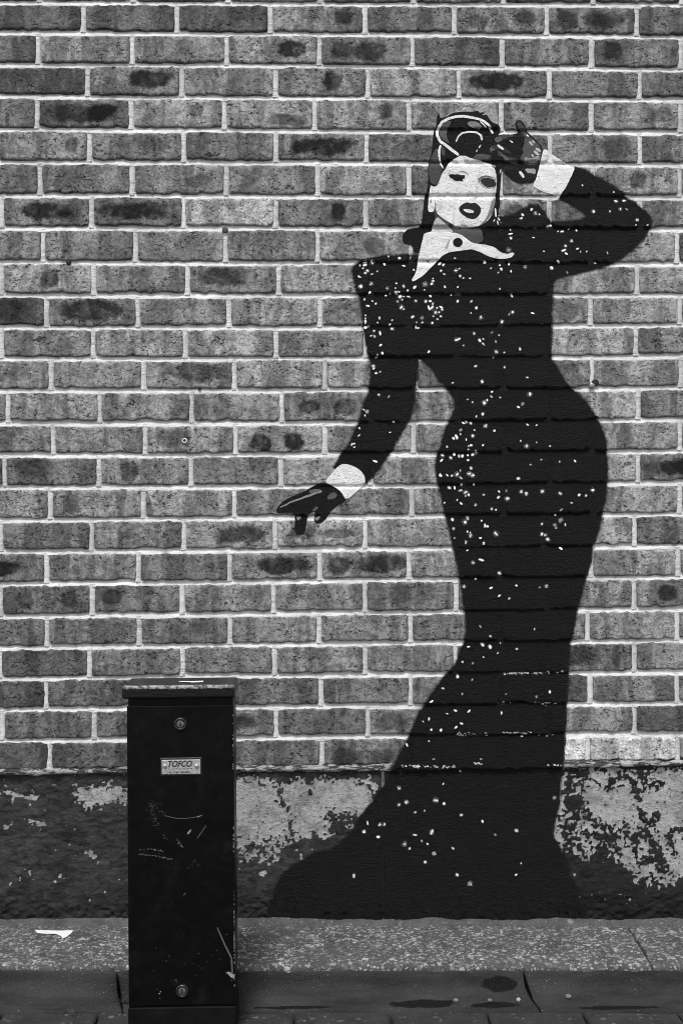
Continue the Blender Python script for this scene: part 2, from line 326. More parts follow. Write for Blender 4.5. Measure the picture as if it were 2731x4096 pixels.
def bvh_add(v, f):
    n = sum(len(q) for q in BVH_V); BVH_V.append(np.asarray(v)); BVH_F.extend([[int(i)+n for i in q] for q in f])
NU, NV = 36, 9
us = np.concatenate([[0, .006, .018], np.linspace(.08, .92, NU-5), [.982, .994, 1]])
vs_ = np.concatenate([[0, .02, .055, .11], np.linspace(.25, .75, NV-4), [.89, .945, .98, 1]])
NU, NV = len(us), len(vs_)
GF = grid_faces(NU, NV)
def brick_geo(c, seed, white=False):
    """c: bl, br, tr, tl corners on the wall plane; returns vertices and faces of one brick with worn edges"""
    bl, br, tr, tl = [np.array((q.x, q.z)) for q in c]
    U, V = np.meshgrid(us, vs_, indexing='ij')
    P = (bl[None, None]*((1-U)*(1-V))[..., None] + br[None, None]*(U*(1-V))[..., None] + tr[None, None]*(U*V)[..., None] + tl[None, None]*((1-U)*V)[..., None])
    r = seed*13.7
    nb = fbm(U*18+r, 0*U+r, 4)*.0046 - np.clip(fbm(U*8+r+9, 0*U+3, 3)-.2, 0, 1)*.008
    ntp = fbm(U*18+r+50, 0*U+r, 4)*.0036 - np.clip(fbm(U*8+r+19, 0*U+3, 3)-.3, 0, 1)*.006
    nl = fbm(V*6+r+80, 0*U+r, 3)*.0026; nr = fbm(V*6+r+120, 0*U+r, 3)*.0026
    P[..., 1] += -nb*(1-V)**3*1.0 + ntp*V**3
    P[..., 0] += -nl*(1-U)**6 + nr*U**6
    cr = (np.abs(U-.5)*2)**14*(np.abs(V-.5)*2)**4
    P[..., 0] -= np.sign(U-.5)*cr*.0022; P[..., 1] -= np.sign(V-.5)*cr*.002
    eu = np.minimum(U, 1-U)*.215; ev = np.minimum(V, 1-V)*.065
    e_ = np.minimum(eu, ev)
    drop = np.clip(1-e_/.0024, 0, 1)**1.5*.0022
    tilt = ((seed*7919) % 97/97-.5)*.0022*(V-.5) + ((seed*104729) % 89/89-.5)*.002*(U-.5) + ((seed*31) % 83/83-.5)*.0022
    Y = drop + tilt + fbm(U*16+r, V*6+r, 4)*.0011
    front = np.stack([P[..., 0], Y, P[..., 1]], -1).reshape(-1, 3)
    idx = np.arange(NU*NV).reshape(NU, NV)
    loop = np.concatenate([idx[:, 0], idx[-1, 1:], idx[:-1, -1][::-1], idx[0, 1:-1][::-1]])
    back = front[loop].copy(); back[:, 1] = .016
    n0 = len(front); L = len(loop)
    sides = [(loop[(i+1) % L], loop[i], n0+i, n0+(i+1) % L) for i in range(L)]
    return np.vstack([front, back]), [tuple(q) for q in GF] + sides
far_v, far_f = [], []
joint_pts = []                                    # perpends for the mortar
nbk = 0
GB, GP = 6.1, 5.6                                 # half thickness of bed joints and perpends (viewing scale)
for k in range(-4, 24):
    if 0 <= k: xs = list(JT[k])
    else: xs = [x+(3 if k % 2 else -2)*1 for x in JT[k % 2]]
    while xs[0] > -560: xs.insert(0, xs[0]-213)
    while xs[-1] < 2130: xs.append(xs[-1]+206)
    for i in range(len(xs)-1):
        jit = lambda s_: random.uniform(-s_, s_)
        x0, x1 = xs[i]+GP+jit(1.3), xs[i+1]-GP+jit(1.3)
        tb, bb = GB+jit(1.7)-.5, GB+jit(1.7)
        c = [atd(x0, jy(k+1, x0)-bb), atd(x1, jy(k+1, x1)-bb), atd(x1+jit(1.4), jy(k, x1)+tb), atd(x0+jit(1.4), jy(k, x0)+tb)]
        nbk += 1
        v, f = brick_geo(c, nbk)
        joint_pts.append((xs[i], k))
        cx = (xs[i]+xs[i+1])/2
        seen = -150 < cx < 1690 and k >= -2
        if not seen:
            n0 = sum(len(q) for q in far_v); far_v.append(v); far_f.extend([[int(j)+n0 for j in q] for q in f]); continue
        o = mesh('brick', v, f, M_BRICK, wall, True, ((c[0].x+c[1].x)/2, 0, (c[0].z+c[3].z)/2))
        o.data.polygons.foreach_set('use_smooth', [True]*len(GF)+[False]*(len(f)-len(GF)))
        if k >= 0 and x1 > 550: bvh_add(v, f)
        best = min(BRD.get(k, []), key=lambda t: abs(t[1]-cx), default=None)
        w_, h_ = c[1].x-c[0].x, c[3].z-c[0].z
        tone, marks = random.uniform(.125, .215), []
        if best and abs(best[1]-cx) < 75: tone, marks = best[2], best[3:]
        elif random.random() < .4: marks = [(random.uniform(-.25, .25), 0, random.uniform(.1, .35), .28, random.uniform(.4, .7))]
        o['tone'] = float(.168*(tone/.168)**1.3) if tone < .4 else float(tone)
        for q, nm in enumerate('ab'):
            mk = marks[q] if q < len(marks) else (0, 0, .1, .1, 0)
            o['mark_'+nm] = [mk[0]*w_, mk[1]*h_, mk[2]*w_]; o['high_'+nm] = float(mk[3]*h_*1.15); o['dark_'+nm] = float(min(.93, mk[4]*1.35))
fo = mesh('outer_brickwork', np.vstack(far_v), far_f, M_BRICK, wall, True); tag(fo, kind='stuff'); fo['tone'] = .17
for nm in 'ab': fo['mark_'+nm] = [0., 0., .1]; fo['high_'+nm] = .1; fo['dark_'+nm] = 0.
# mortar: weather-struck bed joints, plain perpends, one part
mv, mf = [], []
XS = np.arange(-560, 2131, 3.6)
PERP = {}
for (x, k) in joint_pts: PERP.setdefault(k, []).append(x)
def strip(rows):
    """rows: list of (n,3) arrays from top to bottom"""
    n0 = sum(len(q) for q in mv); R = len(rows); n = len(rows[0])
    A = np.stack(rows, 1).reshape(-1, 3); mv.append(A)
    idx = np.arange(n*R).reshape(n, R)
    f = np.stack([idx[:-1, :-1].ravel(), idx[:-1, 1:].ravel(), idx[1:, 1:].ravel(), idx[1:, :-1].ravel()], 1)
    mf.extend((f+n0).tolist()); bvh_add(A, f)
for k in range(-4, 24):
    rows = []
    for (dy, dep) in ((-12.5, .010), (-8.6, .0085), (-6.4, .0088), (-3.8, .0062), (2.5, .0040), (5.2, .0026), (7.6, .0020), (9.6, .0030), (12.5, .008)):
        pts = np.array([atd(x, jy(k, x)+dy) for x in XS])
        wj = np.zeros(len(XS))
        for xj in PERP.get(k-1, []): wj = np.maximum(wj, np.clip(1.9-np.abs(XS-xj)/4.6, 0, 1))
        dp = np.where(dy < 0, dep*(1-wj)+.0045*wj, dep)
        pts[:, 1] = dp + fbm(XS*.05+k*31+dy, XS*0+dy*.3+k, 3)*.0011
        pts[:, 2] += fbm(XS*.07+k*11, XS*0+dy+40, 2)*.0010
        rows.append(pts)
    strip(rows)
for (x, k) in joint_pts:
    ys = np.linspace(jy(k, x)+2, jy(k+1, x)-2, 10)
    cols = []
    for (dx, dep) in ((10, .009), (6.6, .0060), (5.0, .0030), (-4.4, .0022), (-6.2, .0036), (-10, .008)):
        pts = np.array([atd(x+dx, y) for y in ys]); pts[:, 1] = dep + fbm(ys*.06+x, ys*0+dx, 3)*.0012
        pts[:, 0] += fbm(ys*.09+x*.7, ys*0+dx*5, 2)*.0012
        cols.append(pts)
    strip(cols)
mesh('mortar', np.vstack(mv), mf, M_MORTAR, wall, True)
tl_, br_ = atd(-570, jy(-4, 0)-5), atd(2140, 1772)
v, f = box_vf(tl_.x, br_.x, .0125, .23, -.25, tl_.z)
mesh('masonry_core', v, f, M_MORTAR, wall)
# ------------------------------------------------------------------ rendered plinth under the bricks
FOOT_L, FOOT_R = at(0, 3694), at(2731, 3697)
SLOPE = (FOOT_R.z-FOOT_L.z)/(FOOT_R.x-FOOT_L.x)
def foot(x): return FOOT_L.z + SLOPE*(x-FOOT_L.x)
def inpoly(X, Y, poly):
    ins = np.zeros(X.shape, bool); n = len(poly)
    for i in range(n):
        (x0, y0), (x1, y1) = poly[i], poly[(i+1) % n]
        if y0 == y1: continue
        c = ((y0 > Y) != (y1 > Y)) & (X < (x1-x0)*(Y-y0)/(y1-y0)+x0)
        ins ^= c
    return ins
def seg_d(X, Y, pts):
    d = np.full(X.shape, 1e9)
    for (x0, y0), (x1, y1) in zip(pts[:-1], pts[1:]):
        L = (x1-x0)**2+(y1-y0)**2; t = np.clip(((X-x0)*(x1-x0)+(Y-y0)*(y1-y0))/max(L, 1e-6), 0, 1)
        d = np.minimum(d, np.hypot(X-x0-t*(x1-x0), Y-y0-t*(y1-y0)))
    return d
PALE = [[(900, 3090), (1000, 3112), (1108, 3107), (1128, 3122), (1230, 3114), (1255, 3125), (1275, 3116), (1400, 3117), (1490, 3122), (1513, 3138), (1508, 3175), (1475, 3225), (1446, 3258), (1352, 3265), (1322, 3244), (1305, 3252), (1308, 3276), (1335, 3287), (1322, 3310), (1322, 3342), (1290, 3354), (1268, 3335), (1255, 3318), (1240, 3362), (1195, 3350), (1178, 3372), (1130, 3400), (1118, 3432), (1097, 3458), (1085, 3425), (1062, 3448), (1028, 3452), (1010, 3425), (985, 3440), (955, 3400), (900, 3390)],
        [(298, 3156), (330, 3148), (420, 3150), (520, 3143), (560, 3150), (560, 3190), (512, 3208), (470, 3200), (440, 3218), (395, 3222), (368, 3234), (318, 3222), (300, 3190)],
        [(5, 3164), (60, 3170), (95, 3184), (142, 3182), (142, 3194), (95, 3198), (62, 3190), (58, 3212), (42, 3212), (48, 3192), (12, 3178)],
        [(340, 3405), (362, 3398), (398, 3425), (380, 3436), (348, 3434)], [(100, 3285), (150, 3280), (172, 3290), (212, 3293), (160, 3303)], [(2, 3330), (50, 3280), (35, 3320)], [(358, 3322), (368, 3312), (374, 3324)], [(205, 3530), (240, 3522), (232, 3542)],
        [(1030, 3490), (1050, 3472), (1072, 3478), (1074, 3496), (1045, 3502)], [(1395, 3298), (1420, 3298), (1425, 3312), (1400, 3314)],
        [(2225, 3072), (2400, 3072), (2731, 3078), (3100, 3070), (3100, 3560), (2731, 3505), (2716, 3520), (2700, 3542), (2660, 3535), (2630, 3528), (2600, 3548), (2578, 3530), (2560, 3500), (2548, 3535), (2530, 3532), (2545, 3490), (2500, 3482), (2488, 3452), (2470, 3440), (2440, 3425), (2430, 3440), (2440, 3395), (2420, 3380), (2405, 3410), (2370, 3410), (2358, 3445), (2335, 3448), (2300, 3405), (2250, 3420), (2205, 3380), (2200, 3300)]]
DARKS = [([(1122, 3122), (1128, 3146), (1108, 3168), (1124, 3205), (1148, 3240)], 9), ([(1160, 3278), (1172, 3335), (1176, 3365)], 11), ([(1238, 3160), (1240, 3182)], 8), ([(1240, 3122), (1250, 3128)], 16),
         ([(2554, 3074), (2574, 3108), (2582, 3140)], 16), ([(2582, 3138), (2636, 3132)], 20), ([(2524, 3125), (2540, 3160), (2560, 3200)], 18), ([(2430, 3150), (2440, 3128), (2510, 3112)], 13), ([(2425, 3155), (2450, 3165)], 14), ([(2548, 3236), (2568, 3270), (2588, 3300)], 17), ([(2590, 3298), (2624, 3290), (2626, 3256)], 16),
         ([(2560, 3335), (2590, 3340), (2615, 3385), (2645, 3440), (2648, 3475)], 24), ([(2535, 3345), (2542, 3400), (2560, 3450)], 20), ([(2575, 3440), (2640, 3470)], 30), ([(2669, 3345), (2700, 3318), (2760, 3312)], 16), ([(2680, 3350), (2692, 3400), (2696, 3432)], 12), ([(2510, 3320), (2530, 3350)], 22),
         ([(2358, 3255), (2378, 3285), (2390, 3310)], 12), ([(2412, 3305), (2432, 3308), (2430, 3350), (2400, 3380)], 18), ([(2340, 3330), (2400, 3345), (2440, 3352)], 20), ([(2320, 3210), (2310, 3260), (2300, 3290)], 26), ([(2300, 3090), (2345, 3090)], 18), ([(2335, 3105), (2390, 3140)], 9), ([(2275, 3150), (2300, 3190)], 18), ([(2490, 3075), (2510, 3090)], 9), ([(2480, 3330), (2470, 3345)], 14)]
plinth = tag(empty('rendered_plinth', (0, .1, 0)), 'low cement render plinth with peeling dark paint under the brick wall', 'plinth')
def panel(xa, xb, name):
    """render panel between photograph columns xa, xb"""
    wa, wb = at(xa, 3400).x, at(xb, 3400).x
    nx = int((wb-wa)/.0026); X = np.linspace(wa, wb, nx); nz = 148
    T = np.linspace(0, 1, nz)
    top = np.array([atd((x-CP.x)*0+1, 1).z for x in X[:1]])
    # pixel of each column on the wall plane (scale varies with the yaw): project properly
    def proj(x, z):
        dx, dy, dz = x-CP.x, -CP.y, z-CP.z
        w_ = dx*FW.x+dy*FW.y; return CX+FPX*(dx*RT.x+dy*RT.y+dz*RT.z)/w_, CY-FPX*(dx*UP.x+dy*UP.y+dz*UP.z)/w_
    px0, _ = proj(X, .3+0*X)
    ztop = np.array([atd(p/K, jy(24, p/K)+8).z for p in px0])
    Z = np.array([foot(x)-.03 for x in X])[:, None]*(1-T)[None] + ztop[:, None]*T[None]
    XX = np.repeat(X[:, None], nz, 1)
    PX, PY = proj(XX, Z)
    wx = PX+fbm(PX*.022, PY*.022, 3)*12+fbm(PX*.10+7, PY*.10, 3)*13; wy = PY+fbm(PX*.022+40, PY*.022+9, 3)*11+fbm(PX*.10+60, PY*.10, 3)*13
    pale = np.zeros(PX.shape, bool)
    for pg in PALE: pale |= inpoly(wx, wy, pg)
    for pts, r in DARKS: pale &= ~(seg_d(wx, wy, pts) < r*.74*(1+.5*fbm(PX*.05, PY*.05, 3)))
    # ragged crumbs beside the dress and at the lower fringe
    rag = np.clip(1-np.abs(PX-2285)/75, 0, 1)*((PY > 3070) & (PY < 3440)); rag = np.maximum(rag, np.clip(1-np.abs(PY-3385)/50, 0, 1)*((PX > 2330) & (PX < 2480))*.8)
    rag = np.maximum(rag, np.clip(1-np.abs(PY-3400)/60, 0, 1)*((PX > 940) & (PX < 1220))*.9)
    pale &= ~((fbm(PX*.06, PY*.075, 5) > .40-.62*rag) & (rag > .05))
    pale &= ~((fbm(PX*.17+11, PY*.17, 3) > .44) & (fbm(PX*.02, PY*.02+7, 3) > -.1))
    pale |= (fbm(PX*.05+70, PY*.05, 4) > .55) & (PY > 3080) & (PY < 3640) & (PX < 2900)
    pale |= (fbm(PX*.035+170, PY*.06, 4) > .50) & (np.abs(PY-3105) < 12) & (PX < 1530) & (PX > 940)
    cs = np.cumsum(np.cumsum(np.pad(pale.astype(float), ((9, 8), (9, 8)), 'edge'), 0), 1)       # crumbs along every flaking edge
    bl_ = (cs[17:, 17:]-cs[:-17, 17:]-cs[17:, :-17]+cs[:-17, :-17])/289.0
    eb = bl_*(1-bl_)*4
    pale ^= (fbm(PX*.11+23, PY*.13+4, 4) > .62-.42*eb) & (eb > .12)
    edge = pale.astype(float)
    for _ in range(1): edge[1:-1, 1:-1] = (edge[1:-1, 1:-1]*2+edge[:-2, 1:-1]+edge[2:, 1:-1]+edge[1:-1, :-2]+edge[1:-1, 2:])/6
    coat = .029+.012*fbm(PX*.008, PY*.012, 3)-.0*PX
    coat = np.where(PX > 2200, .014+.007*fbm(PX*.01, PY*.014, 3), coat)
    grime = np.clip((PY+40*fbm(PX*.012, PY*.02, 4)-3545)/90, 0, 1)     # splash dirt with a ragged outline
    coat = coat*(1-.5*grime)
    lump = fbm(PX*.02, PY*.02, 3)*.0010 + fbm(PX*.06, PY*.09, 3)*.0008*(1-.4*edge) + grime*fbm(PX*.06, PY*.07, 4)*.005 + fbm(PX*.035+5, PY*.07, 4)*.0016*(1-edge)
    flake = np.clip(fbm(PX*.018+30, PY*.05, 3)-.25, 0, 1)*.004*(PX < 560)
    Y = .0030 + edge*.0014 - lump - flake
    V = np.stack([XX, Y, Z], -1).reshape(-1, 3)
    idx = np.arange(nx*nz).reshape(nx, nz); loop = np.concatenate([idx[:, 0], idx[-1, 1:], idx[:-1, -1][::-1], idx[0, 1:-1][::-1]])
    bk = V[loop].copy(); bk[:, 1] = .02; L = len(loop); n0 = len(V)
    F = grid_faces(nx, nz).tolist() + [(loop[(i+1) % L], loop[i], n0+i, n0+(i+1) % L) for i in range(L)]
    V = np.vstack([V, bk])
    o = mesh(name, V, F, M_RENDER, plinth, True)
    for nm, arr in (('pale', edge), ('coat', coat)):
        at_ = o.data.attributes.new(nm, 'FLOAT', 'POINT'); at_.data.foreach_set('value', np.concatenate([arr.ravel(), arr.ravel()[loop]]).astype(np.float32))
    bvh_add(V, F)
    return o
JX = 1533
panel(-520, JX-6, 'render_panel'); panel(JX+6, 3250, 'render_panel')
# lumpy mortar smear between plinth and bricks, thin mortar fillet at the foot
xs = np.arange(-300, 1870, 3.0); rows = []; A = []
prof = ((-9, .010), (-5, .001), (0, -.003), (5, -.0035), (9, -.001), (11, .009))
P = np.array([[[*(atd(x, jy(24, x)+d+(4.5*fbm(np.array([x*.035]), np.array([d*.35]), 4)[0] if abs(d) < 10 else 0)))] for d, _ in prof] for x in xs])
for j, (d, dep) in enumerate(prof): P[:, j, 1] = dep - (fbm(xs*.06, xs*0+d*.4, 4)*.0055 if 0 < j < 5 else 0)
n = len(xs); idx = np.arange(n*6).reshape(n, 6)
f = np.stack([idx[:-1, :-1].ravel(), idx[:-1, 1:].ravel(), idx[1:, 1:].ravel(), idx[1:, :-1].ravel()], 1)
mesh('mortar_smear', P.reshape(-1, 3), f, M_DIRTM, plinth, True); bvh_add(P.reshape(-1, 3), f)
xs = np.arange(-1.15, 1.2, .006); P = []
for x in xs:
    w_ = 1+.5*fbm(np.array([x*14]), np.array([3.]), 3)[0]
    P += [(x, .012, foot(x)+.013*w_), (x, -.0005, foot(x)+.012*w_), (x, -.006*w_, foot(x)+.005), (x, -.016*w_, foot(x)+.0015), (x, -.02*w_, foot(x)-.006)]
idx = np.arange(len(P)).reshape(-1, 5)
f = np.stack([idx[:-1, :-1].ravel(), idx[:-1, 1:].ravel(), idx[1:, 1:].ravel(), idx[1:, :-1].ravel()], 1)
mesh('mortar_fillet', P, f, m_aggregate(.05, .10, 'dirty_fillet', .3), plinth, True)
# ------------------------------------------------------------------ ledge, kerb channel, paving, ground
DZ = lambda x: SLOPE*(x-FOOT_L.x) + FOOT_L.z
D_EDGE = None
# depth of the ledge edge from the photograph: its arris at y = 3862 lies level with the wall foot
for d in np.arange(.1, .5, .001):
    p = at(1365, 3860, -d)
    if p.z <= DZ(p.x): pass
    else: D_EDGE = d; break
D_EDGE = D_EDGE or .255
ledge = tag(empty('ledge', (0, 0, 0)), 'narrow speckled concrete ledge along the foot of the wall', kind='structure')
M_AGG = m_aggregate(.050, .22, 'exposed_aggregate', .64)
def ledge_slab(xa0, xa1, xb0, xb1, name='ledge_slab'):
    """slab between lines (x at wall, x at edge) a and b"""
    n = max(2, int((xb0-xa0)/.012)); V = []; w0 = .003/(xb0-xa0); TT = [0, w0] + [i/n for i in range(1, n)] + [1-w0, 1]; n = len(TT)-1
    prof = [(.02, -.03), (.003, -.002), (-.02, .0), (-D_EDGE*.35, .001), (-D_EDGE*.7, .0005), (-D_EDGE+.010, -.0005), (-D_EDGE+.002, -.004), (-D_EDGE, -.011), (-D_EDGE, -.05)]
    for i in range(n+1):
        t = TT[i]
        for (y, dz) in prof:
            u = min(max(-y/D_EDGE, 0), 1)
            x = (xa0*(1-u)+xa1*u)*(1-t)+(xb0*(1-u)+xb1*u)*t
            jag = fbm(np.array([u*9+xa0]), np.array([t*3.]), 3)[0]*.004*(1 if i in (0, n) else 0)
            nz = fbm(np.array([x*30]), np.array([y*30]), 3)[0]*.0012 if dz > -.02 else 0
            ny = fbm(np.array([x*32]), np.array([7.]), 4)[0]*.0046 if u > .9 else 0
            V.append((x+jag, y+ny, DZ(x)+dz+nz-(.004 if i in (0, n) else 0)))
    m_ = len(prof); idx = np.arange((n+1)*m_).reshape(n+1, m_)
    F = np.stack([idx[:-1, :-1].ravel(), idx[1:, :-1].ravel(), idx[1:, 1:].ravel(), idx[:-1, 1:].ravel()], 1).tolist() + [idx[0].tolist(), idx[-1][::-1].tolist()]
    return mesh(name, V, F, M_AGG, ledge, True)
ca, cb = at(784*K+1310/1.148, 3700).x, at(784*K+1425/1.148, 3860, -D_EDGE).x
ledge_slab(-1.6, -1.6, ca-.0018, cb-.0018); ledge_slab(ca+.0018, cb+.0018, 1.9, 1.9)
v, f = box_vf(-1.9, 1.95, -D_EDGE-.001, .01, -.14, -.03)
v = [(x, y, z if z < -.1 else DZ(x)-.03) for x, y, z in v]
mesh('ledge_bed', v, f, m_plain(.012, 'packed_dirt', .9), ledge)
kerb = tag(empty('kerb', (0, 0, 0)), 'worn dark concrete kerb channel below the ledge', kind='structure')
def profile_z(y):                                  # height of the kerb channel below the ledge at depth y
    d = -y-D_EDGE
    pr = [(-1, 0), (0, -.012), (.004, -.017), (.007, -.030), (.012, -.043), (.024, -.054), (.045, -.063), (.068, -.068), (1, -.068)]
    return float(np.interp(d, [p[0] for p in pr], [p[1] for p in pr]))
def find(px, py):                                  # point on the channel seen at this pixel
    for d in np.arange(D_EDGE+.001, D_EDGE+.16, .0005):
        p = at(px, py, -d)
        if p.z > DZ(p.x)+profile_z(-d): q = p; break
    else: q = at(px, py, -D_EDGE-.05)
    return q
def st(px, py, d, rx, ry):
    p = find(px, py); return (p.x, p.y+DZ(p.x)+profile_z(p.y), rx, ry)
STAINS = [st(1995, 3938, 0, .042, .024), st(1690, 4016, 0, .085, .018), st(1980, 4020, 0, .055, .014), st(2480, 4030, 0, .10, .008), st(1180, 4030, 0, .09, .007)]
M_GUT = m_gutter()
def kerb_stone(xa, xb, lean=0):
    n = max(2, int((xb-xa)/.02)); V = []; TT = [0, .003/(xb-xa)] + [i/n for i in range(1, n)] + [1-.003/(xb-xa), 1]; n = len(TT)-1
    prof = [(.0, -.012), (.0015, -.0125), (.004, -.017), (.007, -.030), (.012, -.043), (.024, -.054), (.045, -.063), (.068, -.068), (.070, -.10)]
    for i in range(n+1):
        t = TT[i]
        for j, (d, dz) in enumerate(prof):
            x = xa*(1-t)+xb*t + lean*d + (fbm(np.array([j*.9+xa]), np.array([t*7]), 2)[0]*.0015 if i in (0, n) else 0)
            no = fbm(np.array([x*20]), np.array([j*.7]), 3)[0]*.0014
            V.append((x, -D_EDGE-d+no, DZ(x)+dz+no*.5-(.003 if i in (0, n) and j < 8 else 0)))
    m_ = len(prof); idx = np.arange((n+1)*m_).reshape(n+1, m_)
    F = np.stack([idx[:-1, :-1].ravel(), idx[1:, :-1].ravel(), idx[1:, 1:].ravel(), idx[:-1, 1:].ravel()], 1).tolist() + [idx[0].tolist(), idx[-1][::-1].tolist()]
    return mesh('kerb_stone', V, F, M_GUT, kerb, True)
kj = [at(462, 3930, -D_EDGE-.02).x, at(2095, 3915, -D_EDGE-.01).x]
kj = [kj[0]-.89, kj[0], kj[1], kj[1]+.89]
for i in range(3): kerb_stone(kj[i]+.001, kj[i+1]-.001, .35)
# paving: block pavers, then one sheet to the horizon
pave = tag(empty('pavement', (0, 0, 0)), 'dark block paving in front of the kerb', kind='structure')
M_PAVE = m_aggregate(.020, .08, 'dark_paver', .12, .7)
PZ = -.0715; PY0 = -D_EDGE-.0735
jx0 = at(896*K, 4045, PY0).x; PW = at(1116*K, 4045, PY0).x-jx0
protos = []
for q in range(5):
    v, f = box_vf(-PW/2+.0025, PW/2-.0025, -.05+.0025, .05-.0025, -.05, 0)
    v = [(x+random.uniform(-.002, .002), y+random.uniform(-.0015, .0015), z+(random.uniform(-.002, .002) if z == 0 else 0)) for x, y, z in v]
    me = bpy.data.meshes.new('paver'); me.from_pydata(v, [], f); me.materials.append(M_PAVE); protos.append(me)
for r in range(5):
    for i in range(-8, 8):
        o = bpy.data.objects.new('paver', protos[(r*3+i*7) % 5]); COL.objects.link(o); o.parent = pave
        x = jx0+PW*(i+.5+(.5 if r % 2 else 0)); o.location = (x, PY0-.05-.1*r, DZ(x)+PZ+random.uniform(-.001, .001))
        o.rotation_euler = (0, math.atan(-SLOPE), random.uniform(-.008, .008)); bevel(o, .004, 1)
def m_ground():
    s = NT('ground_paving'); p = s.pos()
    q = s.n('ShaderNodeTexBrick'); s.set(q.inputs[0], p); q.inputs['Scale'].default_value = 1; q.inputs['Brick Width'].default_value = .21; q.inputs['Row Height'].default_value = .1
    q.inputs['Mortar Size'].default_value = .004; q.inputs['Color1'].default_value = (.05, .05, .05, 1); q.inputs['Color2'].default_value = (.035, .035, .035, 1); q.inputs['Mortar'].default_value = (.015, .015, .015, 1)
    n1 = s.noise(p, 40, 4)
    return s.done(s.math('MULTIPLY', s.xyz(q.outputs[0])[0], s.ramp(n1, .3, .7, .7, 1.3, False)), .8, .3, n1, .5, .002)
v = [(-80, .4, -.14), (80, .4, -.14), (80, -120, -.14), (-80, -120, -.14)]
tag(mesh('ground', v, [(3, 2, 1, 0)], m_ground()), kind='structure')
yb = PY0-.505
v = [(-1.9, yb, DZ(-1.9)+PZ), (1.9, yb, DZ(1.9)+PZ), (1.9, -6, DZ(1.9)+PZ), (-1.9, -6, DZ(-1.9)+PZ)]
tag(mesh('paving', v, [(3, 2, 1, 0)], m_ground()), kind='structure')
# ------------------------------------------------------------------ mural: paint laid over bricks, joints and plinth
BV = BVHTree.FromPolygons(np.vstack(BVH_V).tolist(), BVH_F)
DN = Vector((0, 1, 0))
def surf(x, z, r=.0017):
    best = .012
    for dx, dz in ((0, 0), (r, 0), (-r, 0), (0, r), (0, -r), (r*.7, r*.7), (-r*.7, r*.7), (r*.7, -r*.7), (-r*.7, -r*.7)):
        h = BV.ray_cast(Vector((x+dx, -.1, z+dz)), DN)
        if h[0] is not None and h[0].y < best: best = h[0].y
    return best
_hc = {}
GS = .0032
def gsurf(x, z):
    k_ = (round(x, 5), round(z, 5))
    if k_ not in _hc: _hc[k_] = surf(x, z)
    return _hc[k_]
def resample(P, step, closed=True, jit=0):
    out = []; n = len(P)
    for i in range(n if closed else n-1):
        a_, b_ = P[i], P[(i+1) % n]; L = math.hypot(b_[0]-a_[0], b_[1]-a_[1]); k_ = max(1, int(L/step))
        for j in range(k_):
            t = j/k_; out.append((a_[0]+(b_[0]-a_[0])*t, a_[1]+(b_[1]-a_[1])*t))
    if not closed: out.append(P[-1])
    if jit:
        out = [(x+jit*(fbm(np.array([x*90]), np.array([z*90]), 3)[0]), z+jit*(fbm(np.array([x*90+33]), np.array([z*90]), 3)[0])) for x, z in out]
    return out
def smooth_poly(P, it=1):
    for _ in range(it):
        Q = []
        for i in range(len(P)):
            a_, b_ = P[i], P[(i+1) % len(P)]
            Q += [(a_[0]*.78+b_[0]*.22, a_[1]*.78+b_[1]*.22), (a_[0]*.22+b_[0]*.78, a_[1]*.22+b_[1]*.78)]
        P = Q
    return P
def sheet(name, polys, mat, parent, layer, jit=.0008, px=True, smooth=1):
    """one coat of paint: polygons in photograph pixels laid on the wall surface"""
    V, F = [], []
    for pg in polys:
        if smooth: pg = smooth_poly(pg, smooth)
        W2 = [(lambda p: (p.x, p.z))(at(x, y)) for x, y in pg] if px else pg
        B = resample(W2, GS, True, jit)
        nb = len(B)
        xs_ = [p[0] for p in B]; zs_ = [p[1] for p in B]
        gx = np.arange(math.floor(min(xs_)/GS), math.ceil(max(xs_)/GS)+1)*GS; gz = np.arange(math.floor(min(zs_)/GS), math.ceil(max(zs_)/GS)+1)*GS
        X, Z = np.meshgrid(gx, gz); ins = inpoly(X, Z, B)
        pts = [Vector(p) for p in B] + [Vector((float(x), float(z))) for x, z in zip(X[ins], Z[ins])]
        ov, oe, of, *_ = delaunay_2d_cdt(pts, [], [list(range(nb))], 1, 1e-6)
        n0 = len(V)
        V += [(p.x, gsurf(p.x, p.y)-.0007-.00022*layer, p.y) for p in ov]
        for t in of:
            a_, b_, c_ = [ov[i] for i in t[:3]]
            cr_ = (b_.x-a_.x)*(c_.y-a_.y)-(b_.y-a_.y)*(c_.x-a_.x)
            F.append([i+n0 for i in (t if cr_ > 0 else t[::-1])])
    return mesh(name, V, F, mat, parent, True)
_sheet1 = sheet
def sheet(name, polys, *a_, **k_):
    """every separate patch of paint is a part of its own"""
    return [_sheet1(name, [pg], *a_, **k_) for pg in polys][0]
def stroke(pts, w0, w1=None, dash=None):
    """photograph-pixel polyline -> closed polygon of varying width"""
    w1 = w0 if w1 is None else w1; P = resample(pts, 6, False); n = len(P); L, R = [], []
    for i, (x, y) in enumerate(P):
        a_, b_ = P[max(i-1, 0)], P[min(i+1, n-1)]; dx, dy = b_[0]-a_[0], b_[1]-a_[1]; q = math.hypot(dx, dy) or 1
        t = i/(n-1); w_ = (w0*(1-t)+w1*t)/2*(1 if 0 < i < n-1 else .55)
        L.append((x-dy/q*w_, y+dx/q*w_)); R.append((x+dy/q*w_, y-dx/q*w_))
    return L+R[::-1]
mural = tag(empty('mural', at(1900, 3690)), 'black and white mural of a woman in a long sequined black dress', 'mural')
BLACK, SOOT, WHITE = .0045, .0055, .72
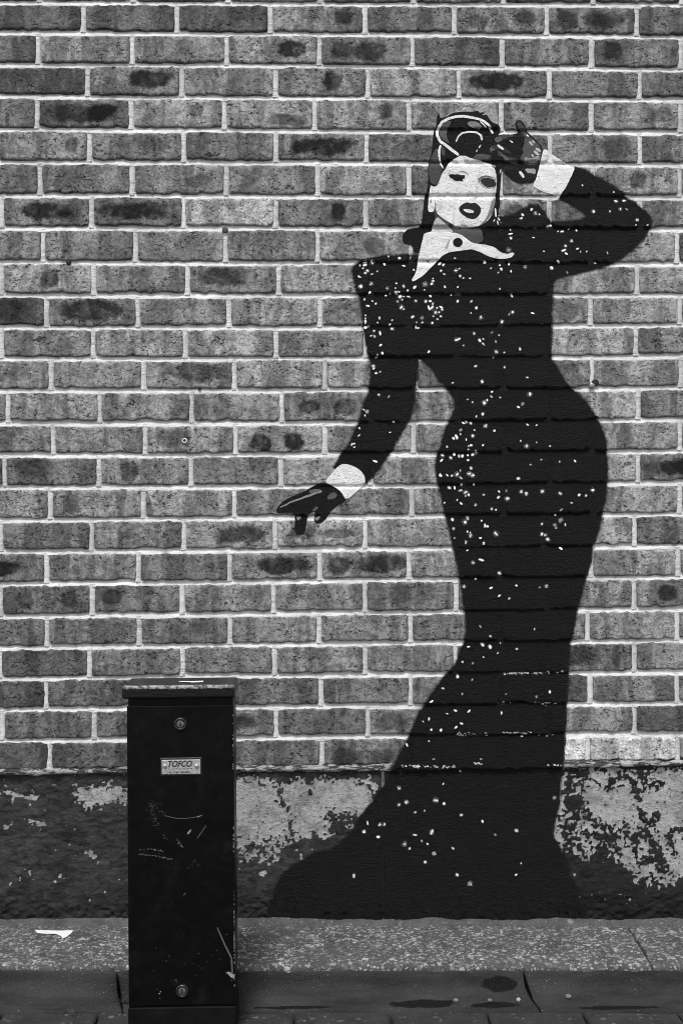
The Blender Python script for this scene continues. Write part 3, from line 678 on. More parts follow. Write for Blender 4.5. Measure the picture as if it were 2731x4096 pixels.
DRESS = [(1446, 1042), (1495, 1032), (1534, 1022), (1580, 1023), (1626, 1021), (1670, 1023), (1700, 1045), (1768, 1021), (1809, 1008), (1870, 990), (1915, 960), (1925, 925), (1914, 908), (1935, 893), (1965, 872), (1994, 870), (2046, 863), (2097, 834), (2120, 821), (2151, 825), (2173, 847), (2194, 877), (2203, 890), (2262, 890), (2320, 883), (2345, 867), (2329, 849), (2298, 829), (2262, 807), (2236, 798),
 (2258, 754), (2280, 713), (2298, 669), (2329, 675), (2374, 704), (2441, 740), (2481, 769), (2512, 798), (2553, 825), (2579, 847), (2597, 867), (2602, 885), (2595, 914), (2579, 941), (2553, 972), (2526, 1001), (2486, 1030), (2432, 1059), (2396, 1070), (2329, 1088), (2262, 1102), (2225, 1112), (2209, 1130), (2206, 1164),
 (2206, 1180), (2204, 1237), (2204, 1314), (2200, 1390), (2202, 1440), (2217, 1459), (2233, 1487), (2254, 1525), (2275, 1548), (2309, 1576), (2340, 1611), (2374, 1657), (2390, 1683), (2405, 1714), (2416, 1756), (2422, 1806), (2426, 1863), (2426, 1909), (2422, 1959), (2416, 2003), (2405, 2053), (2394, 2105), (2377, 2163), (2367, 2187), (2362, 2250), (2343, 2297), (2336, 2325), (2322, 2378), (2307, 2430), (2295, 2493), (2284, 2550), (2276, 2574), (2272, 2617), (2271, 2670), (2268, 2720), (2267, 2760), (2263, 2830), (2258, 2927), (2253, 3034),
 (2246, 3070), (2243, 3107), (2237, 3159), (2235, 3193), (2230, 3233), (2217, 3282), (2209, 3330), (2213, 3356), (2230, 3378), (2239, 3396), (2254, 3430), (2272, 3456), (2272, 3504), (2298, 3537), (2309, 3552), (2300, 3578), (2313, 3600), (2331, 3619), (2339, 3645), (2346, 3672), (2100, 3676), (1800, 3670), (1536, 3681), (1250, 3684), (1060, 3682),
 (1071, 3643), (1096, 3594), (1103, 3562), (1116, 3527), (1138, 3495), (1170, 3469), (1214, 3442), (1263, 3411), (1321, 3404), (1366, 3370), (1411, 3326), (1446, 3263), (1473, 3232), (1504, 3187), (1536, 3147), (1553, 3107), (1567, 3083), (1582, 3049), (1607, 3003), (1633, 2952), (1653, 2906), (1679, 2850), (1699, 2819), (1719, 2789), (1750, 2743), (1781, 2702), (1806, 2677), (1829, 2646), (1843, 2603), (1860, 2564), (1865, 2526), (1863, 2459), (1858, 2430), (1848, 2364), (1839, 2306), (1829, 2249), (1817, 2206), (1808, 2167), (1798, 2120), (1788, 2081), (1776, 2038),
 (1765, 1986), (1756, 1944), (1746, 1909), (1742, 1863), (1748, 1817), (1758, 1794), (1771, 1752), (1782, 1718), (1798, 1687), (1809, 1660), (1821, 1634), (1819, 1603), (1805, 1576), (1790, 1556), (1775, 1534), (1756, 1521), (1738, 1490), (1722, 1466), (1696, 1445), (1675, 1434), (1670, 1447), (1670, 1493), (1662, 1538), (1658, 1569), (1652, 1603), (1645, 1641), (1635, 1676), (1624, 1695), (1614, 1714), (1595, 1745), (1580, 1771), (1564, 1802), (1545, 1829), (1522, 1863), (1503, 1890), (1476, 1917), (1461, 1928), (1400, 1900), (1337, 1869),
 (1356, 1835), (1369, 1810), (1388, 1791), (1404, 1764), (1419, 1726), (1434, 1691), (1446, 1657), (1453, 1615), (1474, 1580), (1478, 1550), (1482, 1519), (1484, 1473), (1486, 1451), (1476, 1428), (1465, 1371), (1457, 1317), (1449, 1248), (1442, 1195), (1427, 1164), (1417, 1118), (1409, 1084), (1419, 1061)]
dress = sheet('dress', [DRESS], paint(BLACK), mural, 0, .0012, smooth=0)
def offset(P, d):
    P = resample(P, 14, True); n = len(P); ar = sum(P[i][0]*P[(i+1) % n][1]-P[(i+1) % n][0]*P[i][1] for i in range(n)); sg = 1 if ar > 0 else -1; out = []
    for i in range(n):
        a_, b_ = P[i-2], P[(i+2) % n]; dx, dy = b_[0]-a_[0], b_[1]-a_[1]; q = math.hypot(dx, dy) or 1
        out.append((P[i][0]+sg*dy/q*d, P[i][1]-sg*dx/q*d))
    return out
def m_mist(val, dens, name):
    """thin spray mist: dots of paint with bare wall between"""
    t = NT(name); p = t.pos(); n1 = t.noise(p, 900, 2, .6); n2 = t.noise(p, 60, 3)
    fac = t.math('MULTIPLY', t.ramp(n1, .62-dens*.3, .70-dens*.3), t.ramp(n2, .25, .55, .35, 1))
    t.b.inputs['Base Color'].default_value = (val, val, val, 1); t.b.inputs['Roughness'].default_value = .7; t.b.inputs['Specular IOR Level'].default_value = .2
    t.set(t.b.inputs['Alpha'], fac); return t.m
sheet('overspray', [offset(DRESS, 5)], m_mist(.008, .75, 'black_spray_mist'), dress, -1, .0016, smooth=0)
sheet('overspray', [offset(DRESS, 11)], m_mist(.008, .32, 'black_spray_mist'), dress, -2, .0024, smooth=0)
HAIR = [(1730, 560), (1735, 525), (1744, 500), (1748, 455), (1753, 453), (1762, 476), (1790, 464), (1810, 452), (1845, 446), (1880, 448), (1910, 441), (1914, 451), (1939, 447), (1922, 462), (1946, 458), (1958, 478), (1970, 492), (1995, 499), (2002, 520), (1990, 545), (2000, 575), (1992, 610), (1980, 650), (1963, 654), (1933, 645), (1883, 633), (1845, 620), (1826, 630), (1799, 645), (1780, 679), (1768, 691), (1757, 721), (1747, 746), (1730, 750), (1718, 745), (1713, 780), (1711, 822), (1713, 850), (1742, 858), (1728, 905), (1726, 928), (1696, 928), (1686, 975), (1676, 1010), (1655, 1012), (1650, 980), (1612, 975), (1606, 940), (1635, 912), (1684, 908), (1690, 853), (1695, 796), (1703, 767), (1711, 737), (1711, 660), (1724, 615)]
hair = sheet('hair', [HAIR], paint(SOOT), mural, 1, .0012)
sheet('hair_strand', [[(1975, 664), (2008, 666), (2002, 720), (1997, 796), (1999, 815), (1991, 850), (2004, 905), (1935, 905), (1940, 890), (1965, 870), (1975, 830), (1980, 790), (1985, 718)]], paint(SOOT), hair, 2)
sheet('hair_sheen', [[(1726, 620), (1748, 585), (1756, 640), (1770, 676), (1757, 712), (1746, 742), (1722, 735), (1714, 700), (1714, 660)], [(1766, 585), (1780, 600), (1775, 630), (1762, 612)]], paint(.055), hair, 2)
sheet('hair_sheen', [[(1770, 495), (1790, 481), (1806, 486), (1790, 510), (1783, 545), (1800, 575), (1775, 562), (1757, 545), (1755, 520)], [(1900, 620), (1930, 614), (1965, 625), (1972, 645), (1930, 645), (1890, 634)]], paint(.07), hair, 2)
sheet('hair_sheen', [[(1866, 492), (1882, 484), (1908, 488), (1930, 510), (1912, 516), (1880, 508)]], paint(.2), hair, 2)
TRIM = [(1834, 621), (1807, 601), (1780, 580), (1759, 565), (1749, 545), (1747, 526), (1755, 507), (1768, 488), (1791, 475), (1822, 467), (1853, 465), (1883, 470), (1910, 475), (1933, 484), (1952, 499), (1963, 515), (1970, 534)]
sheet('hat_trim', [stroke(TRIM, 12, 9)], paint(WHITE), hair, 3, .0006)
sheet('hat_trim', [stroke([(1761, 580), (1755, 603), (1757, 637), (1764, 660), (1771, 675)], 10, 6)], paint(WHITE), hair, 3, .0005)
sheet('hat_trim', [stroke([(1822, 567), (1833, 545), (1849, 531), (1876, 525), (1906, 529), (1921, 542), (1927, 562)], 6, 9)], paint(.6), hair, 3, .0006)
sheet('hat_trim', [stroke([(1922, 580), (1913, 594)], 6), stroke([(1908, 600), (1903, 609)], 6), stroke([(1918, 486), (1933, 498), (1946, 514)], 5)], paint(WHITE), hair, 3, .0004)
sheet('hair_pin', [stroke([(2003, 676), (1998, 692)], 5), stroke([(1996, 695), (1994, 700)], 4)], paint(WHITE), hair, 3, .0003)
FACE = [(1795, 649), (1780, 679), (1768, 691), (1757, 721), (1747, 744), (1732, 748), (1722, 741), (1716, 767), (1715, 785), (1713, 811), (1710, 824), (1711, 847), (1730, 850), (1739, 830), (1744, 845), (1748, 857), (1772, 876), (1818, 903), (1845, 909), (1875, 910), (1918, 903), (1944, 888), (1960, 872), (1968, 845), (1978, 810), (1984, 769), (1986, 718), (1980, 676), (1967, 668), (1963, 654), (1933, 646), (1883, 634), (1845, 619), (1826, 630)]
face = sheet('face', [FACE], paint(WHITE), mural, 2, .0006)
sheet('cheek_shade', [[(1968, 800), (1980, 790), (1978, 815), (1966, 850), (1956, 872), (1930, 898), (1915, 902), (1945, 875), (1958, 840)]], paint(.2), face, 3)
sheet('cheek_shade', [[(1720, 800), (1724, 795), (1724, 815), (1719, 812)], [(1740, 800), (1743, 822), (1742, 840), (1738, 826)]], paint(.1), face, 3, .0003)
SH1, SH2 = m_mist(.10, .20, 'grey_spray_mist'), m_mist(.03, .5, 'grey_spray_mist')
sheet('face_shade', [[(1958, 672), (1980, 678), (1985, 720), (1983, 770), (1972, 800), (1962, 772), (1968, 720)], [(1905, 700), (1925, 695), (1918, 740), (1912, 775), (1900, 770)], [(1775, 690), (1800, 680), (1830, 684), (1862, 690), (1868, 712), (1846, 730), (1808, 728), (1784, 712)], [(1840, 880), (1890, 888), (1930, 880), (1915, 900), (1870, 908), (1840, 905)], [(1800, 650), (1850, 640), (1950, 656), (1940, 668), (1850, 655)], [(1745, 760), (1762, 770), (1770, 840), (1760, 860), (1748, 845)], [(1850, 775), (1880, 770), (1915, 780), (1912, 800), (1880, 798)]], SH1, face, 2.5, .0012)
sheet('face_shade', [[(1906, 722), (1925, 704), (1960, 702), (1984, 716), (1985, 752), (1955, 758), (1925, 748)], [(1962, 800), (1978, 780), (1977, 820), (1962, 868), (1935, 895), (1920, 898), (1948, 868)]], SH2, face, 2.6, .0012)
sheet('eye', [[(1793, 702), (1803, 697), (1818, 699), (1830, 698), (1845, 702), (1856, 700), (1860, 712), (1845, 719), (1854, 727), (1838, 724), (1822, 726), (1810, 717), (1798, 711)]], paint(SOOT), face, 3, .0008)
sheet('eyelid', [stroke([(1838, 685), (1855, 687), (1866, 693), (1873, 702)], 4, 3)], paint(.15), face, 3, .0003)
sheet('eyelid', [stroke([(1912, 722), (1922, 710), (1940, 704), (1962, 707)], 6, 4)], paint(.12), face, 3, .0005)
sheet('eye', [[(1918, 724), (1932, 712), (1955, 711), (1976, 720), (1983, 733), (1981, 747), (1956, 750), (1936, 743)]], paint(.03), face, 3, .001)
sheet('nostril', [stroke([(1866, 783), (1876, 781)], 6), stroke([(1896, 792), (1906, 789)], 9)], paint(.04), face, 3, .0004)
sheet('lips', [[(1832, 834), (1845, 819), (1868, 809), (1883, 815), (1898, 811), (1914, 822), (1923, 834), (1921, 853), (1906, 872), (1887, 878), (1864, 870), (1841, 853)]], paint(.016), face, 3, .0005)
sheet('teeth', [[(1850, 838), (1866, 836), (1884, 840), (1895, 846), (1890, 853), (1868, 851), (1856, 845)]], paint(WHITE), face, 4, .0003)
sheet('earring', [stroke([(1979, 833), (1982, 868)], 7), stroke([(1972, 886), (1978, 878)], 9), stroke([(1989, 871), (1998, 883)], 6), stroke([(1987, 883), (1992, 900)], 7), stroke([(1992, 862), (1994, 866)], 5), stroke([(2000, 890), (2003, 893)], 4)], paint(WHITE), face, 4, .0003)
neck = sheet('neck', [[(1747, 866), (1768, 884), (1799, 909), (1814, 932), (1727, 932), (1730, 900)]], paint(.45), mural, 2, .0006)
sheet('neck_shadow', [[(1751, 862), (1784, 884), (1820, 908), (1918, 908), (1926, 925), (1933, 964), (1906, 977), (1876, 966), (1849, 942), (1814, 930), (1799, 909), (1768, 886)]], paint(.06), neck, 3, .0008)
sheet('collar', [[(1696, 926), (1686, 975), (1676, 1014), (1671, 1040), (1668, 1068), (1662, 1094), (1644, 1119), (1650, 1128), (1688, 1106), (1715, 1079), (1745, 1048), (1768, 1022), (1799, 1007), (1845, 1003), (1887, 996), (1918, 1008), (1952, 1026), (1983, 1034), (2021, 1035), (2044, 1030), (2057, 1016), (2048, 1009), (2027, 1018), (2000, 1008), (1978, 990), (1945, 980), (1906, 976), (1876, 964), (1849, 941), (1814, 929)]], paint(WHITE), mural, 3, .0008)
sheet('pendant', [[(1830+20*math.cos(t), 970+19*math.sin(t)) for t in np.linspace(0, 6.28, 13)[:-1]]], paint(SOOT), neck, 5, .0006)
sheet('neck_shadow', [[(1778, 995), (1790, 965), (1800, 955), (1796, 975), (1786, 998)]], paint(.35), neck, 4, .0006)
# raised gloved hand and its cuff
glove = sheet('glove', [[(2057, 497), (2063, 485), (2075, 480), (2087, 486), (2096, 503), (2106, 522), (2120, 540), (2145, 564), (2168, 588), (2166, 625), (2157, 655), (2149, 695), (2137, 728), (2110, 733), (2075, 733), (2046, 719), (2010, 682), (1985, 662), (1955, 650), (1952, 620), (1960, 600), (1975, 575), (1978, 556), (2004, 536), (2039, 540), (2073, 532), (2063, 512)]], paint(.013), mural, 2, .001)
sheet('finger', [stroke([(2070, 558), (2030, 546), (1990, 556), (1978, 562)], 20, 16)], paint(.05), glove, 2.5, .0008)
sheet('finger', [stroke([(2050, 612), (2005, 592), (1972, 588), (1958, 598)], 16, 15)], paint(.045), glove, 2.5, .0008)
sheet('finger', [stroke([(2068, 646), (2030, 640), (2000, 622), (1984, 606)], 22, 15)], paint(.06), glove, 2.6, .0008)
sheet('finger', [stroke([(2112, 556), (2096, 530), (2080, 506), (2070, 490)], 20, 17)], paint(.05), glove, 2.5, .0008)
sheet('palm', [[(2096, 555), (2118, 548), (2160, 586), (2164, 622), (2155, 655), (2120, 660), (2088, 650), (2076, 632), (2094, 610), (2086, 596), (2096, 578)]], paint(.075), glove, 2.5, .001)
sheet('glove_shadow', [[(1999, 577), (2017, 556), (2057, 545), (2085, 548), (2097, 565), (2088, 590), (2075, 600), (2090, 612), (2080, 626), (2048, 621), (2030, 600)], [(2012, 688), (2040, 676), (2060, 680), (2078, 708), (2110, 722), (2136, 722), (2120, 734), (2070, 733), (2040, 716)], [(1960, 605), (1985, 600), (2020, 640), (2000, 650), (1962, 640)]], paint(SOOT), glove, 3)
sheet('glove_light', [[(2093, 645), (2098, 628), (2112, 634), (2135, 632), (2155, 620), (2156, 646), (2120, 650)], [(2095, 674), (2142, 675), (2140, 700), (2122, 692), (2110, 694)]], paint(.3), glove, 3)
sheet('glove_light', [stroke([(2115, 566), (2129, 583)], 9), stroke([(2126, 562), (2137, 574)], 8), stroke([(2140, 594), (2160, 606)], 11), stroke([(2133, 603), (2154, 622)], 10), stroke([(2125, 618), (2132, 628)], 8)], paint(.45), glove, 3, .0005)
sheet('glove_light', [stroke([(1987, 580), (2012, 599)], 9), stroke([(2037, 563), (2050, 572)], 6), stroke([(2076, 685), (2094, 711)], 11), stroke([(2104, 540), (2112, 548)], 9)], paint(.7), glove, 4, .0005)
sheet('glove_light', [[(1978, 552), (2000, 548), (2008, 560), (1990, 572), (1978, 566)], [(1956, 592), (1968, 590), (1985, 606), (1970, 612), (1958, 606)], stroke([(1990, 612), (2030, 640)], 14, 8)], paint(.10), glove, 3, .0006)
sheet('cuff', [[(2169, 602), (2180, 596), (2209, 620), (2245, 642), (2285, 665), (2298, 671), (2285, 704), (2262, 749), (2242, 776), (2232, 797), (2218, 780), (2182, 771), (2146, 755), (2128, 742), (2146, 704), (2155, 669)]], paint(WHITE), mural, 2, .0008)
# lowered gloved hand and its cuff
glove2 = sheet('glove', [[(1104, 2036), (1107, 2052), (1133, 2052), (1160, 2050), (1178, 2050), (1180, 2090), (1176, 2118), (1182, 2134), (1200, 2140), (1218, 2134), (1226, 2097), (1229, 2066), (1243, 2052), (1260, 2045), (1258, 2068), (1254, 2080), (1267, 2094), (1289, 2090), (1312, 2065), (1324, 2042), (1353, 2020), (1385, 2003), (1382, 1988), (1363, 1963), (1337, 1948), (1296, 1930), (1286, 1930), (1254, 1944), (1216, 1966), (1171, 1985), (1133, 2004)]], paint(SOOT), mural, 1, .001)
sheet('glove_light', [stroke([(1120, 2030), (1162, 2009), (1200, 1996), (1240, 1980), (1286, 1964)], 5, 10)], paint(.22), glove2, 2, .001)
sheet('glove_light', [[(1235, 1962), (1260, 1956), (1285, 1958), (1278, 1968), (1240, 1974)], [(1308, 1985), (1330, 1968), (1350, 1975), (1340, 1995), (1310, 2000)], [(1246, 2046), (1262, 2026), (1275, 2028), (1262, 2044)]], paint(.09), glove2, 2, .001)
sheet('glove_light', [[(1258, 2070), (1276, 2064), (1284, 2066), (1272, 2082), (1260, 2082)], [(1184, 2066), (1198, 2062), (1205, 2078), (1190, 2084)]], paint(.14), glove2, 2, .001)
sheet('cuff', [[(1299, 1928), (1318, 1902), (1347, 1870), (1364, 1857), (1388, 1856), (1420, 1867), (1442, 1883), (1457, 1902), (1460, 1926), (1458, 1936), (1433, 1960), (1385, 2002), (1363, 1966), (1337, 1947)]], paint(WHITE), mural, 2, .0005)
# sequins: every painted fleck of light on the dress (positions read from enlargements of the photograph)
SQ = {(1350, 950, .3827): "530,200 645,215 760,210 360,258 290,255 232,292 283,285 262,322 490,280 690,297 312,348 288,373 228,412 358,382 412,355 240,510 348,483 795,340 612,478 518,533 603,530 690,510 730,555 805,518 905,548 915,490 993,430 993,455 983,485 1078,348 1112,383 1120,515 1068,268 1105,285 1225,217 1535,255 1237,345 1272,325 1277,402 1312,425 1383,430 1255,515 335,575 505,605 548,585 610,575 640,570 652,618 690,615 740,618 675,650 628,668 280,650 362,665 397,692 312,715 665,728 690,750 968,610 920,668 967,668 993,695 950,735 980,735 965,715 1037,737 1077,730 1090,755 1025,785 1057,785 1000,825 1077,825 1042,855 783,830 880,843 825,888 803,900 987,893 885,890 293,815 288,845 437,843 417,888 290,885 567,865 545,910 570,955 293,940 318,925 820,935 845,945 380,978 403,965 443,1005 350,1028 385,1035 448,1125 467,1207 415,1225 405,1250 950,1195 1250,668 1395,668 1445,738 1390,790 1495,838 1425,1005 1240,1070 1270,1058 1312,1128 1480,1078 1517,1062 1517,1112 372,1345 375,1370 400,1417 443,1405 1440,1345 1200,1520 1505,1507 1185,600 815,665",
 (1350, 1450, .3827): "430,340 533,358 272,493 307,513 285,555 582,618 228,690 222,763 548,730 172,850 148,855 173,885 390,1030 1355,387 1408,417 1530,422 1560,393 1445,563 1513,540 1312,633 1343,620 1390,633 1543,663 1283,703 1280,748 1427,705 1208,793 1238,778 1340,805 1410,768 1433,778 1140,882 1365,875 1393,865 1362,908 1515,865 1092,970 1082,1023 1178,997 1217,955 1265,980 1300,980 1358,970 1410,960 1447,935 1358,1020 1390,1107 1280,1130 1072,1178 1142,1180 1190,1185 1247,1170 1285,1205 1372,1163 1407,1182 1293,1278 1422,1273 1167,1310 1220,1308 1243,1320 1280,1337 1335,1358 1368,1383 1335,1395 1525,1383 1247,1437 1112,1467 1288,1472 1437,1488",
 (1850, 950, .3827): "500,8 735,3 1133,38 1070,90 1053,133 1078,172 1195,120 1228,150 1290,150 475,132 843,145 1510,165 998,255 1385,267 483,272 385,290 292,325 400,333 367,370 500,355 648,313 925,318 1087,365 385,538 510,605 517,780 483,803 728,793 410,880 300,995 375,1022 343,1088 348,1195 432,1202 597,1167 318,1253 437,1355 670,1463",
 (1850, 1450, .3827): "303,308 293,325 297,357 388,367 697,333 622,435 578,467 330,715 675,650 768,657 603,820 768,835 665,873 910,873 817,1018 707,1068 1010,1037 1168,1030 577,1213 610,1350 660,1370 828,1347 1013,1370 1213,1385 1282,1392 1355,1332 1135,1468 463,1425 453,1340 377,1347 370,1407 300,1530 345,1540 1025,1540",
 (1700, 2000, .4783): "355,152 330,185 228,165 470,172 495,215 518,220 235,240 352,265 375,272 378,300 340,353 460,318 487,362 590,283 245,318 1087,125 1128,167 1080,210 1093,235 1167,207 975,200 975,285 1002,293 1022,330 348,422 1132,403 465,500 398,525 620,612 420,660 322,725 547,735 618,800 703,822 760,715 953,730 1012,720 460,1060 543,1138 910,1077 360,1228 477,1210 540,1228 628,1197 605,1280 485,1313 310,1355 397,1365 763,1245 270,1475 390,1502",
 (1500, 2600, .5102): "530,300 680,343 1022,346 1262,367 1365,327 440,403 630,475 563,500 733,480 988,490 422,540 375,560 440,625 515,628 677,577 632,607 420,712 248,745 457,855 827,855 665,950 535,1050 187,1083",
 (1600, 3000, .4783): "52,437 367,450 120,712 262,690 180,760 228,787 37,787 78,825 285,868 440,822 510,545 125,523 205,510 297,422 210,940 475,1045 583,1118 1010,950 967,1043 1290,402 687,597 970,672 795,710",
 (1000, 3000, .4464): "1333,343 1335,490 1052,655 1163,672 1200,665 1020,733 1148,778 930,1130",
 (1950, 450, .4464): "390,868 425,903 460,912 310,918 298,950 540,1018 563,1012 203,1048 200,1088 203,1125 725,1045 625,1068 663,1068 793,1058 405,1117 943,890 1090,888 1145,797 1217,793 1182,868 1240,870 1335,965 1323,1010 1428,1010 1125,717 845,655"}
SM = [paint(.82), paint(.55), paint(.30)]
SEEN, BITS = [], []
SR = random.Random(3); HALO = m_mist(.6, .22, 'white_spray_mist')
for (ox, oy, sc), txt in SQ.items():
    for w in txt.split():
        a_, b_ = map(float, w.split(',')); p = at(ox+a_*sc, oy+b_*sc)
        if any(abs(p.x-q[0]) < .0055 and abs(p.z-q[1]) < .0055 for q in SEEN): continue
        SEEN.append((p.x, p.z))
        r = SR.uniform(.0020, .0043)*(1.0 if oy < 2900 else 1.15); el = SR.uniform(.62, 1.5); th = SR.uniform(0, 3.14); n = 7
        V = [(p.x, gsurf(p.x, p.z)-.0016, p.z)]
        for ring, rr in ((0, .5), (1, 1.0)):
            for i in range(n):
                t = i/n*2*math.pi; q = r*rr*(SR.uniform(.62, 1.25) if ring else 1)
                x, z = q*math.cos(t)*el, q*math.sin(t)/el
                x, z = p.x+x*math.cos(th)-z*math.sin(th), p.z+x*math.sin(th)+z*math.cos(th)
                V.append((x, gsurf(x, z)-.0016, z))
        F = [(0, 1+i, 1+(i+1) % n) for i in range(n)] + [(1+i, 1+n+i, 1+n+(i+1) % n, 1+(i+1) % n) for i in range(n)]
        halo = SR.random() < .4
        if halo:
            n0 = len(V); q = r*SR.uniform(1.5, 2.1)
            for i in range(n):
                t = i/n*2*math.pi; x, z = p.x+q*math.cos(t), p.z+q*math.sin(t); V.append((x, gsurf(x, z)-.0012, z))
            F += [(1+n+i, n0+i, n0+(i+1) % n, 1+n+(i+1) % n) for i in range(n)]
        BITS.append((r*r, V, F, SR.choices((0, 1, 2), (.74, .17, .09))[0], n, halo))
BITS.sort(key=lambda t: -t[0])
for _, V, F, k_, n, halo in BITS[:300]:
    o = mesh('sequin', V, F, SM[k_], dress)
    if halo:
        o.data.materials.append(HALO)
        for i in range(n): o.data.polygons[2*n+i].material_index = 1
V, F = [], []
for _, v, f, k_, n, halo in BITS[300:]:
    n0 = len(V); V += v; F += [[i+n0 for i in q] for q in f[:2*n]]
if V: tag(mesh('small_sequins', V, F, SM[0], dress), kind='stuff')
# flaked spots where pale mortar shows through the dress
CH = []
for (x0, x1, y, th, dens) in ((2005, 2165, 2692, 10, 1.0), (2190, 2255, 2686, 8, .6), (2100, 2225, 2812, 9, .35), (1822, 1950, 2938, 12, .9), (2010, 2130, 2930, 6, .6), (1605, 1820, 3064, 10, .8), (1895, 1930, 3052, 8, .8), (2180, 2250, 3058, 8, .4), (1960, 2060, 2810, 8, .12), (2060, 2240, 2940, 10, .12)):
    for _ in range(int((x1-x0)*dens*.30)):
        cx, cy_ = SR.uniform(x0, x1), SR.gauss(y, th*.3); r = SR.uniform(1.5, 5.2)
        CH.append([(cx+r*SR.uniform(.6, 1.5)*math.cos(t), cy_+r*.7*SR.uniform(.6, 1.2)*math.sin(t)) for t in np.linspace(0, 2*math.pi, 7)[:-1]])
CHM = paint(.42)
V, F = [], []
for pg in CH:
    n0 = len(V); q = [at(*p) for p in pg]; V += [(p.x, gsurf(p.x, p.z)-.0014, p.z) for p in q]; F.append([n0+i for i in range(len(q))][::-1])
ch = mesh('paint_flake', V, F, CHM, dress); tag(ch, kind='stuff')
# ------------------------------------------------------------------ fixings in the wall
M_STEEL = m_plain(.25, 'dull_steel', .4, .5, .8); M_DARKP = m_plain(.05, 'dark_plastic', .6)
def disc(name, px, py, y, r, h, mat, parent, seg=18, inner=0):
    c = at(px, py, y); V = []; F = []
    prof = [(0, -h), (r*.75, -h), (r*.95, -h*.7), (r, 0), (r, h)] if not inner else [(inner, h), (inner, -h*.6), (inner+(r-inner)*.3, -h), (r*.95, -h*.8), (r, 0), (r, h)]
    m_ = len(prof)
    for i in range(seg):
        t = i/seg*2*math.pi
        V += [(c.x+q*math.cos(t), c.y+d, c.z+q*math.sin(t)) for q, d in prof]
    for i in range(seg):
        for j in range(m_-1):
            a_, b_ = i*m_+j, ((i+1) % seg)*m_+j; F.append((a_, b_, b_+1, a_+1))
    return mesh(name, V, F, mat, parent, True)
disc('wall_plug', 517*K, 528*K, .0005, .0075, .002, M_DARKP, wall)
disc('wall_plug', 158*K, 603*K, .001, .006, .0015, m_plain(.008, 'hole_black'), wall)
disc('wall_plug', 458*K, 892*K, .001, .004, .0015, m_plain(.008, 'hole_black'), wall)
disc('bolt_ring', 424*K, 1012*K, -.0005, .0065, .002, m_plain(.6, 'white_plastic'), wall, 18, .0035)
disc('bolt_head', 424*K, 1012*K, .001, .0032, .001, m_plain(.01, 'hole_black'), wall)
disc('bolt_head', 1358*K, 886*K, -.002, .0075, .004, M_STEEL, wall)
disc('bolt_head', 1366*K, 879*K, .0005, .009, .001, m_plain(.012, 'rust_black'), wall)
disc('wall_plug', 740*K, 793*K, .001, .005, .0015, m_plain(.012, 'hole_black'), wall)
# ------------------------------------------------------------------ black service cabinet
YF = -.43
cl, crr = at(508, 2900, YF).x, at(934, 2900, YF).x
zd0, zd1 = at(720, 4023, YF).z, at(720, 2822, YF).z
ztop = at(720, 2742, YF-.006).z; zlid = at(720, 2794, YF-.006).z
gz = DZ(cl)+PZ-.004
cab = tag(empty('service_cabinet', ((cl+crr)/2, -.38, gz)), 'tall narrow black metal service cabinet with overhanging lid standing on the paving before the wall', 'cabinet')
ME, MC = m_enamel(), m_lid_highlight()
def bx(name, x0, x1, y0, y1, z0, z1, mat, parent, b=.002, seg=2):
    v, f = box_vf(x0, x1, y0, y1, z0, z1); o = mesh(name, v, f, mat, parent); bevel(o, b, seg); return o
bx('body', cl+.002, crr-.001, YF+.004, -.332, gz, zlid+.004, ME, cab, .003)
door = bx('door', cl, crr, YF, YF+.006, zd0, zd1, ME, cab, .0022)
bx('base', cl-.001, crr+.001, YF-.001, -.331, gz-.02, zd0-.003, m_plain(.0035, 'grimy_enamel', .6, .12, 0, .6, 30), cab, .002)
x0, x1 = at(488, 2770, YF-.008).x, at(938, 2770, YF-.008).x
lz0, lz1 = zlid, ztop
ly0, ly1 = YF-.009, -.322
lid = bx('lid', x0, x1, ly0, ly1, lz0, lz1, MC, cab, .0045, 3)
def lock(px, py):
    o = disc('lock', px, py, YF, .0135, .0035, M_LK, cab, 24, .0088)
    disc('barrel', px, py, YF+.0005, .0086, .0022, M_LB, o, 20)
    c = at(px, py, YF-.0018); bx('keyway', c.x-.0012, c.x+.0012, c.y-.0006, c.y+.001, c.z-.005, c.z+.005, m_plain(.004, 'keyway_black'), o, .0003, 1)
M_LK = m_plain(.03, 'painted_steel', .35, .5, .6, .5, 300); M_LB = m_plain(.16, 'worn_steel', .4, .5, .7, .5, 300)
lock(722, 2896); lock(729, 3964)
p0, p1 = at(648, 3097, YF), at(802, 3038, YF)
plate = bx('nameplate', p0.x, p1.x, YF-.0014, YF+.0005, p0.z, p1.z, m_plain(.34, 'worn_aluminium', .45, .5, .3, .35, 220), cab, .0006, 1)
fr = bx('nameplate_frame', p0.x-.003, p1.x+.003, YF-.0007, YF+.0006, p0.z-.003, p1.z+.004, M_LK, cab, .0008, 1)
for px in (660, 787):
    s_ = disc('rivet', px, 3064, YF-.0014, .0046, .0018, m_plain(.5, 'bright_steel', .3, .5, .8), plate, 14)
